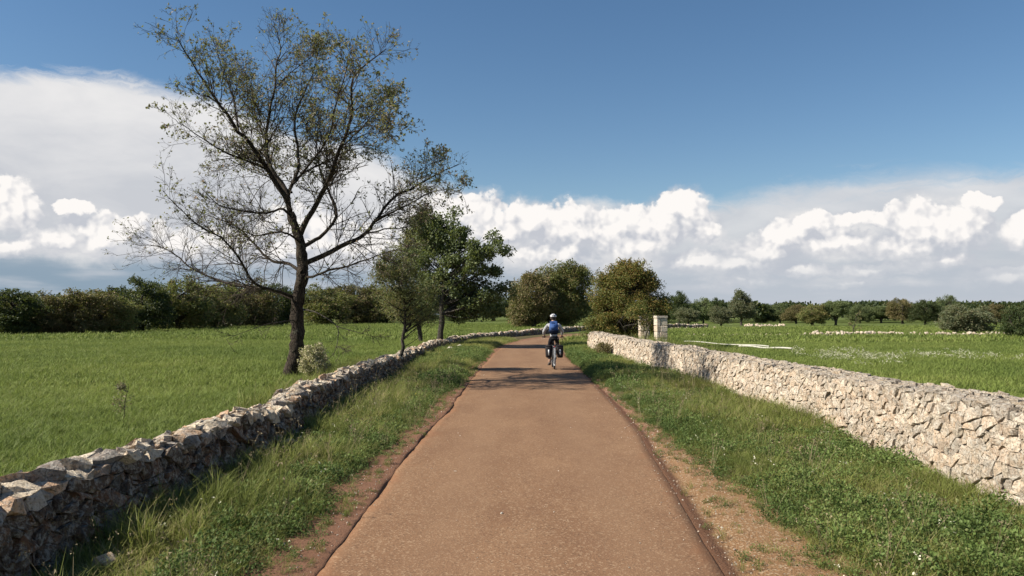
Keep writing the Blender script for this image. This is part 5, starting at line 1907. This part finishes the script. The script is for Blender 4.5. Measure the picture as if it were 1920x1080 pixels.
def mud(bm):
    rows = []
    for t in np.linspace(math.radians(20), math.radians(215), 20):
        rows.append([bm.verts.new((x, (RW + .02 - abs(x) * .35) * math.cos(t), RW + (RW + .02 - abs(x) * .35) * math.sin(t))) for x in (-.03, -.015, 0, .015, .03)])
    for a, b_ in zip(rows[:-1], rows[1:]):
        for i in range(4): bm.faces.new((a[i], a[i + 1], b_[i + 1], b_[i]))
    g_ = bmesh.ops.solidify(bm, geom=bm.faces[:], thickness=.002)
B(mud, 'mudguard', M_REFL, bike)
crank_t = math.radians(-72)
cL = (-.09, .42 - .17 * math.cos(math.radians(75)), .28 - .17 * math.sin(math.radians(75)))
cR = (.09, .42 + .17 * math.cos(math.radians(75)), .28 + .17 * math.sin(math.radians(75)))
B(lambda bm: (add_tube(bm, [(-.07, .42, .28), cL], .010, 8, 3), add_tube(bm, [(.07, .42, .28), cR], .010, 8, 3), add_tube(bm, [(-.07, .42, .28), (.07, .42, .28)], .012, 8, 3)), 'crank', M_METAL, bike)
def chainring(bm):
    add_tube(bm, [(.05, .42 + .09 * math.cos(t), .28 + .09 * math.sin(t)) for t in np.linspace(0, 2 * PI, 28, endpoint=False)], .004, 5, closed=True)
    for t in np.linspace(0, 2 * PI, 5, endpoint=False): add_tube(bm, [(.055, .42, .28), (.05, .42 + .09 * math.cos(t), .28 + .09 * math.sin(t))], .005, 5, 2)
    add_tube(bm, [(.05, .43, .37), (.05, 0, RW + .035)], .004, 5, 3); add_tube(bm, [(.05, .42, .19), (.05, 0, RW - .035)], .004, 5, 3)
B(chainring, 'chainring', M_METAL, bike)
for c_ in (cL, cR):
    s = -1 if c_[0] < 0 else 1
    B(lambda bm: add_box(bm, (c_[0] + s * .055, c_[1], c_[2]), (.09, .075, .018), bev=.005), 'pedal', M_BLACK, bike)
B(lambda bm: add_box(bm, (0, -.245, .69), (.05, .02, .04), bev=.006), 'rear_light', mat_simple('red lens', (.35, .01, .01), .2), bike)


def pannier(s, lb):
    rt = thing('pannier', lb, 'bag', (BX, BY, BZ), 0, 'rear panniers of the bicycle')
    def body(bm):
        # a bag narrower at its foot, rounded at the edges
        prof = [(.36, .060, .115), (.38, .085, .135), (.50, .095, .15), (.62, .10, .155), (.69, .095, .15), (.715, .075, .135)]
        rows = []
        for (z, hx, hy) in prof:
            row = []
            for t in np.linspace(0, 2 * PI, 20, endpoint=False):
                cx_, sy_ = math.cos(t), math.sin(t)
                p_ = .5
                row.append(bm.verts.new((s * .17 + hx * math.copysign(abs(cx_) ** p_, cx_), -.05 + hy * math.copysign(abs(sy_) ** p_, sy_), z)))
            rows.append(row)
        for a, b_ in zip(rows[:-1], rows[1:]):
            for i in range(20): bm.faces.new((a[i], a[(i + 1) % 20], b_[(i + 1) % 20], b_[i]))
        bm.faces.new(rows[0]); bm.faces.new(rows[-1][::-1])
    B(body, 'bag_body', M_PANN, rt)
    B(lambda bm: add_box(bm, (s * .17, -.052, .713), (.20, .30, .035), bev=.014), 'flap', M_PANN, rt)
    B(lambda bm: add_box(bm, (s * .17, -.204, .52), (.045, .012, .17), bev=.004), 'reflective_patch', M_REFL, rt)
    for yy in (-.12, .03):
        B(lambda bm: add_tube(bm, [(s * .075, yy, .60), (s * .062, yy, .72), (s * .10, yy, .738)], .006, 5, 5), 'hook', M_BLACK, rt)
pannier(-1, 'left black pannier with upright silver patch on the rear rack')
pannier(1, 'right black pannier with upright silver patch on the rear rack')


# ---- the rider
def skin_mesh(name, verts, edges, radii, mat, parent, root=0, sub=2):
    me = bpy.data.meshes.new(name)
    me.from_pydata([tuple(v) for v in verts], edges, [])
    o = bpy.data.objects.new(name, me); COL.objects.link(o)
    md = o.modifiers.new('skin', 'SKIN'); md.use_smooth_shade = True; md.branch_smoothing = .6
    for i, sv in enumerate(me.skin_vertices[0].data):
        sv.radius = radii[i] if hasattr(radii[i], '__len__') else (radii[i], radii[i])
        sv.use_root = (i == root)
    sb = o.modifiers.new('sub', 'SUBSURF'); sb.levels = sub; sb.render_levels = sub
    dg = bpy.context.evaluated_depsgraph_get(); dg.update()
    m2 = bpy.data.meshes.new_from_object(o.evaluated_get(dg))
    bpy.data.objects.remove(o)
    m2.name = name
    m2.polygons.foreach_set('use_smooth', np.ones(len(m2.polygons), bool))
    return obj(name, m2, mat, parent)


rider = thing('person', 'cyclist in pale jersey, dark tights and white helmet riding away', 'person', (BX, BY, BZ))
hip = (0, .20, .96); waist = (0, .27, 1.09); chest = (0, .37, 1.24); ub = (0, .43, 1.33); nk = (0, .475, 1.41); hd0 = (0, .505, 1.475); hd1 = (0, .53, 1.55)
shL, elL, wrL = (-.165, .44, 1.335), (-.285, .60, 1.135), (-.275, .765, .995)
shR, elR, wrR = (.165, .44, 1.335), (.285, .60, 1.135), (.275, .765, .995)
hpL, knL, anL = (-.085, .20, .93), (-.115, .50, .60), (-.125, .335, .20)
hpR, knR, anR = (.085, .20, .93), (.12, .585, .82), (.125, .44, .535)
toL = (-.135, .46, .135); toR = (.135, .57, .475)
V = [hip, waist, chest, ub, nk, hd0, hd1, shL, elL, wrL, shR, elR, wrR, hpL, knL, anL, hpR, knR, anR, toL, toR]
E_ = [(0, 1), (1, 2), (2, 3), (3, 4), (4, 5), (5, 6), (3, 7), (7, 8), (8, 9), (3, 10), (10, 11), (11, 12), (0, 13), (13, 14), (14, 15), (0, 16), (16, 17), (17, 18), (15, 19), (18, 20)]
Rr = [.09, .085, .10, .075, .05, .062, .055, .052, .038, .026, .052, .038, .026, .08, .052, .034, .08, .052, .034, .028, .028]
body = skin_mesh('body', V, E_, Rr, M_SKIN, rider)
# head with a face (turned down the road), ears
def head(bm):
    r_ = bmesh.ops.create_uvsphere(bm, u_segments=28, v_segments=20, radius=1)
    for v in r_['verts']:
        x, y, z = v.co
        w_ = .074 * (1 - .18 * max(0, -z)); dpt = .095 * (1 - .12 * max(0, -z))
        nx, ny, nz = x * w_, y * dpt, z * .115
        if y > .5:   # face side
            d_ = math.exp(-((x * 4.5) ** 2 + ((z + .12) * 5) ** 2)); ny += .022 * d_          # nose
            for s in (-1, 1): ny -= .010 * math.exp(-(((x - s * .38) * 6) ** 2 + ((z - .05) * 7) ** 2))   # eye sockets
            ny -= .006 * math.exp(-((x * 3) ** 2 + ((z + .48) * 14) ** 2))                       # mouth line
            ny += .008 * math.exp(-((x * 3) ** 2 + ((z + .8) * 5) ** 2))                         # chin
        v.co = Vector((nx, ny + .535, nz + 1.545))
    for s in (-1, 1): add_box(bm, (s * .077, .525, 1.535), (.014, .034, .055), bev=.006)
B(head, 'head', M_SKIN, rider)
def hair(bm):
    r_ = bmesh.ops.create_uvsphere(bm, u_segments=20, v_segments=14, radius=1)
    for v in r_['verts']: v.co = Vector((v.co.x * .079, .518 + v.co.y * .090, 1.548 + v.co.z * .105))
B(hair, 'hair', M_HAIR, rider)
def helmet(bm):
    r_ = bmesh.ops.create_uvsphere(bm, u_segments=36, v_segments=24, radius=1)
    dele = []
    for v in r_['verts']:
        x, y, z = v.co
        if z < -.12 - .1 * (y < 0): dele.append(v); continue
        rib = 1 + .035 * math.cos(x * 14)
        v.co = Vector((x * .098 * rib, .525 + y * .130, 1.585 + z * .088 * rib))
    bmesh.ops.delete(bm, geom=dele, context='VERTS')
    bmesh.ops.solidify(bm, geom=bm.faces[:], thickness=.012)
B(helmet, 'helmet', M_HELM, rider)
def vents(bm):
    for xx in (-.045, 0, .045):
        add_box(bm, (xx, .415 + abs(xx) * .3, 1.625 - abs(xx) * .2), (.014, .05, .055), Matrix.Rotation(-.7, 3, 'X'), .004)
B(vents, 'helmet_vents', M_BLACK, rider)
V = [(0, .20, .955), (0, .265, 1.085), chest, ub, (0, .465, 1.385), shL, elL, (-.278, .735, 1.02), shR, elR, (.278, .735, 1.02)]
skin_mesh('jersey', V, [(0, 1), (1, 2), (2, 3), (3, 4), (3, 5), (5, 6), (6, 7), (3, 8), (8, 9), (9, 10)], [(.118, .095), (.122, .10), (.138, .105), .105, .062, .068, .052, .036, .068, .052, .036], M_SHIRT, rider, 1)
V = [(0, .225, 1.05), (0, .19, .945), hpL, knL, (-.125, .36, .26), hpR, knR, (.125, .455, .58)]
skin_mesh('tights', V, [(0, 1), (1, 2), (2, 3), (3, 4), (1, 5), (5, 6), (6, 7)], [(.112, .09), (.132, .11), .098, .066, .044, .098, .066, .044], M_TROUS, rider, 1)
for (a, t_) in ((anL, toL), (anR, toR)):
    skin_mesh('shoe', [(a[0], a[1] - .055, a[2] - .045), (a[0], a[1], a[2] - .02), (t_[0], t_[1] - .03, t_[2] + .01), (t_[0], t_[1] + .05, t_[2])], [(0, 1), (1, 2), (2, 3)], [.034, .044, .040, .026], M_SHOE, rider, 1)
for s, wr in ((-1, wrL), (1, wrR)):
    # a palm and five fingers closed round the grip
    g_ = (s * .275, .812, .957)
    Vh = [wr, (s * .275, .795, .985)]; Eh = [(0, 1)]; Rh = [.024, .027]
    for i, off in enumerate((-.030, -.010, .010, .030)):
        b0 = len(Vh)
        kx = s * .275 + off
        Vh += [(kx, .815, .988), (kx, .845 - abs(off) * .1, .972), (kx, .848, .945), (kx, .825, .932)]
        Eh += [(1, b0), (b0, b0 + 1), (b0 + 1, b0 + 2), (b0 + 2, b0 + 3)]
        Rh += [.0115, .0095, .0088, .0080]
    b0 = len(Vh)
    Vh += [(s * .235, .80, .968), (s * .225, .805, .945), (s * .23, .82, .932)]
    Eh += [(1, b0), (b0, b0 + 1), (b0 + 1, b0 + 2)]; Rh += [.012, .010, .009]
    skin_mesh('hand', Vh, Eh, Rh, M_SKIN, rider, 0)

# ---- backpack on the rider's back
pack = thing('backpack', 'blue and navy backpack worn on the cyclist\'s back', 'backpack', (BX, BY, BZ))
Rb = Matrix.Rotation(-.52, 3, 'X')
def pk(bm):
    rows = []
    for (t, hx, hy) in ((-.20, .095, .055), (-.17, .125, .085), (-.05, .138, .100), (.08, .132, .095), (.16, .115, .080), (.20, .085, .05)):
        row = []
        for a in np.linspace(0, 2 * PI, 24, endpoint=False):
            ca, sa = math.cos(a), math.sin(a)
            v = Vector((hx * math.copysign(abs(ca) ** .55, ca), hy * math.copysign(abs(sa) ** .55, sa), t))
            row.append(bm.verts.new(Vector((0, .215, 1.255)) + Rb @ v))
        rows.append(row)
    for a, b_ in zip(rows[:-1], rows[1:]):
        for i in range(24): bm.faces.new((a[i], a[(i + 1) % 24], b_[(i + 1) % 24], b_[i]))
    bm.faces.new(rows[0]); bm.faces.new(rows[-1][::-1])
B(pk, 'pack_body', M_BLUE, pack)
B(lambda bm: add_box(bm, Vector((0, .215, 1.255)) + Rb @ Vector((0, -.105, -.03)), (.20, .045, .17), Rb, .018), 'front_pocket', M_BLUE, pack)
B(lambda bm: add_box(bm, Vector((0, .215, 1.255)) + Rb @ Vector((0, -.02, -.165)), (.268, .195, .10), Rb, .03), 'pack_base', M_NAVY, pack)
B(lambda bm: add_tube(bm, [Vector((0, .215, 1.255)) + Rb @ Vector(c_) for c_ in ((-.03, .05, .20), (-.02, .03, .235), (.02, .03, .235), (.03, .05, .20))], .006, 6, 8), 'grab_handle', M_NAVY, pack)
for s in (-1, 1):
    B(lambda bm: add_tube(bm, [(s * .085, .30, 1.42), (s * .11, .42, 1.445), (s * .12, .53, 1.35), (s * .14, .49, 1.20), (s * .135, .33, 1.12)], .014, 8, 16), 'shoulder_strap', M_NAVY, pack)
B(lambda bm: add_tube(bm, [Vector((0, .215, 1.255)) + Rb @ Vector(c_) for c_ in ((-.137, 0, .09), (0, -.107, .10), (.137, 0, .09))], .005, 6, 12), 'compression_strap', M_NAVY, pack)

# ------------------------------------------------------------------ air
haze_on = False
if haze_on:
    bm = bmesh.new(); bmesh.ops.create_cube(bm, size=1)
    for v in bm.verts: v.co = Vector((v.co.x * 9000, v.co.y * 11000 + 1500, 6 + v.co.z * 15))
    me = bpy.data.meshes.new('haze'); bm.to_mesh(me); bm.free()
    m, n, out = new_mat('thin air haze')
    pv = n.new('ShaderNodeVolumePrincipled')
    pv.inputs['Color'].default_value = (.80, .86, .95, 1)
    pv.inputs['Density'].default_value = 0.0006
    n.l.new(pv.outputs[0], out.inputs['Volume'])
    obj('haze', me, m, kind='stuff')
print('done')
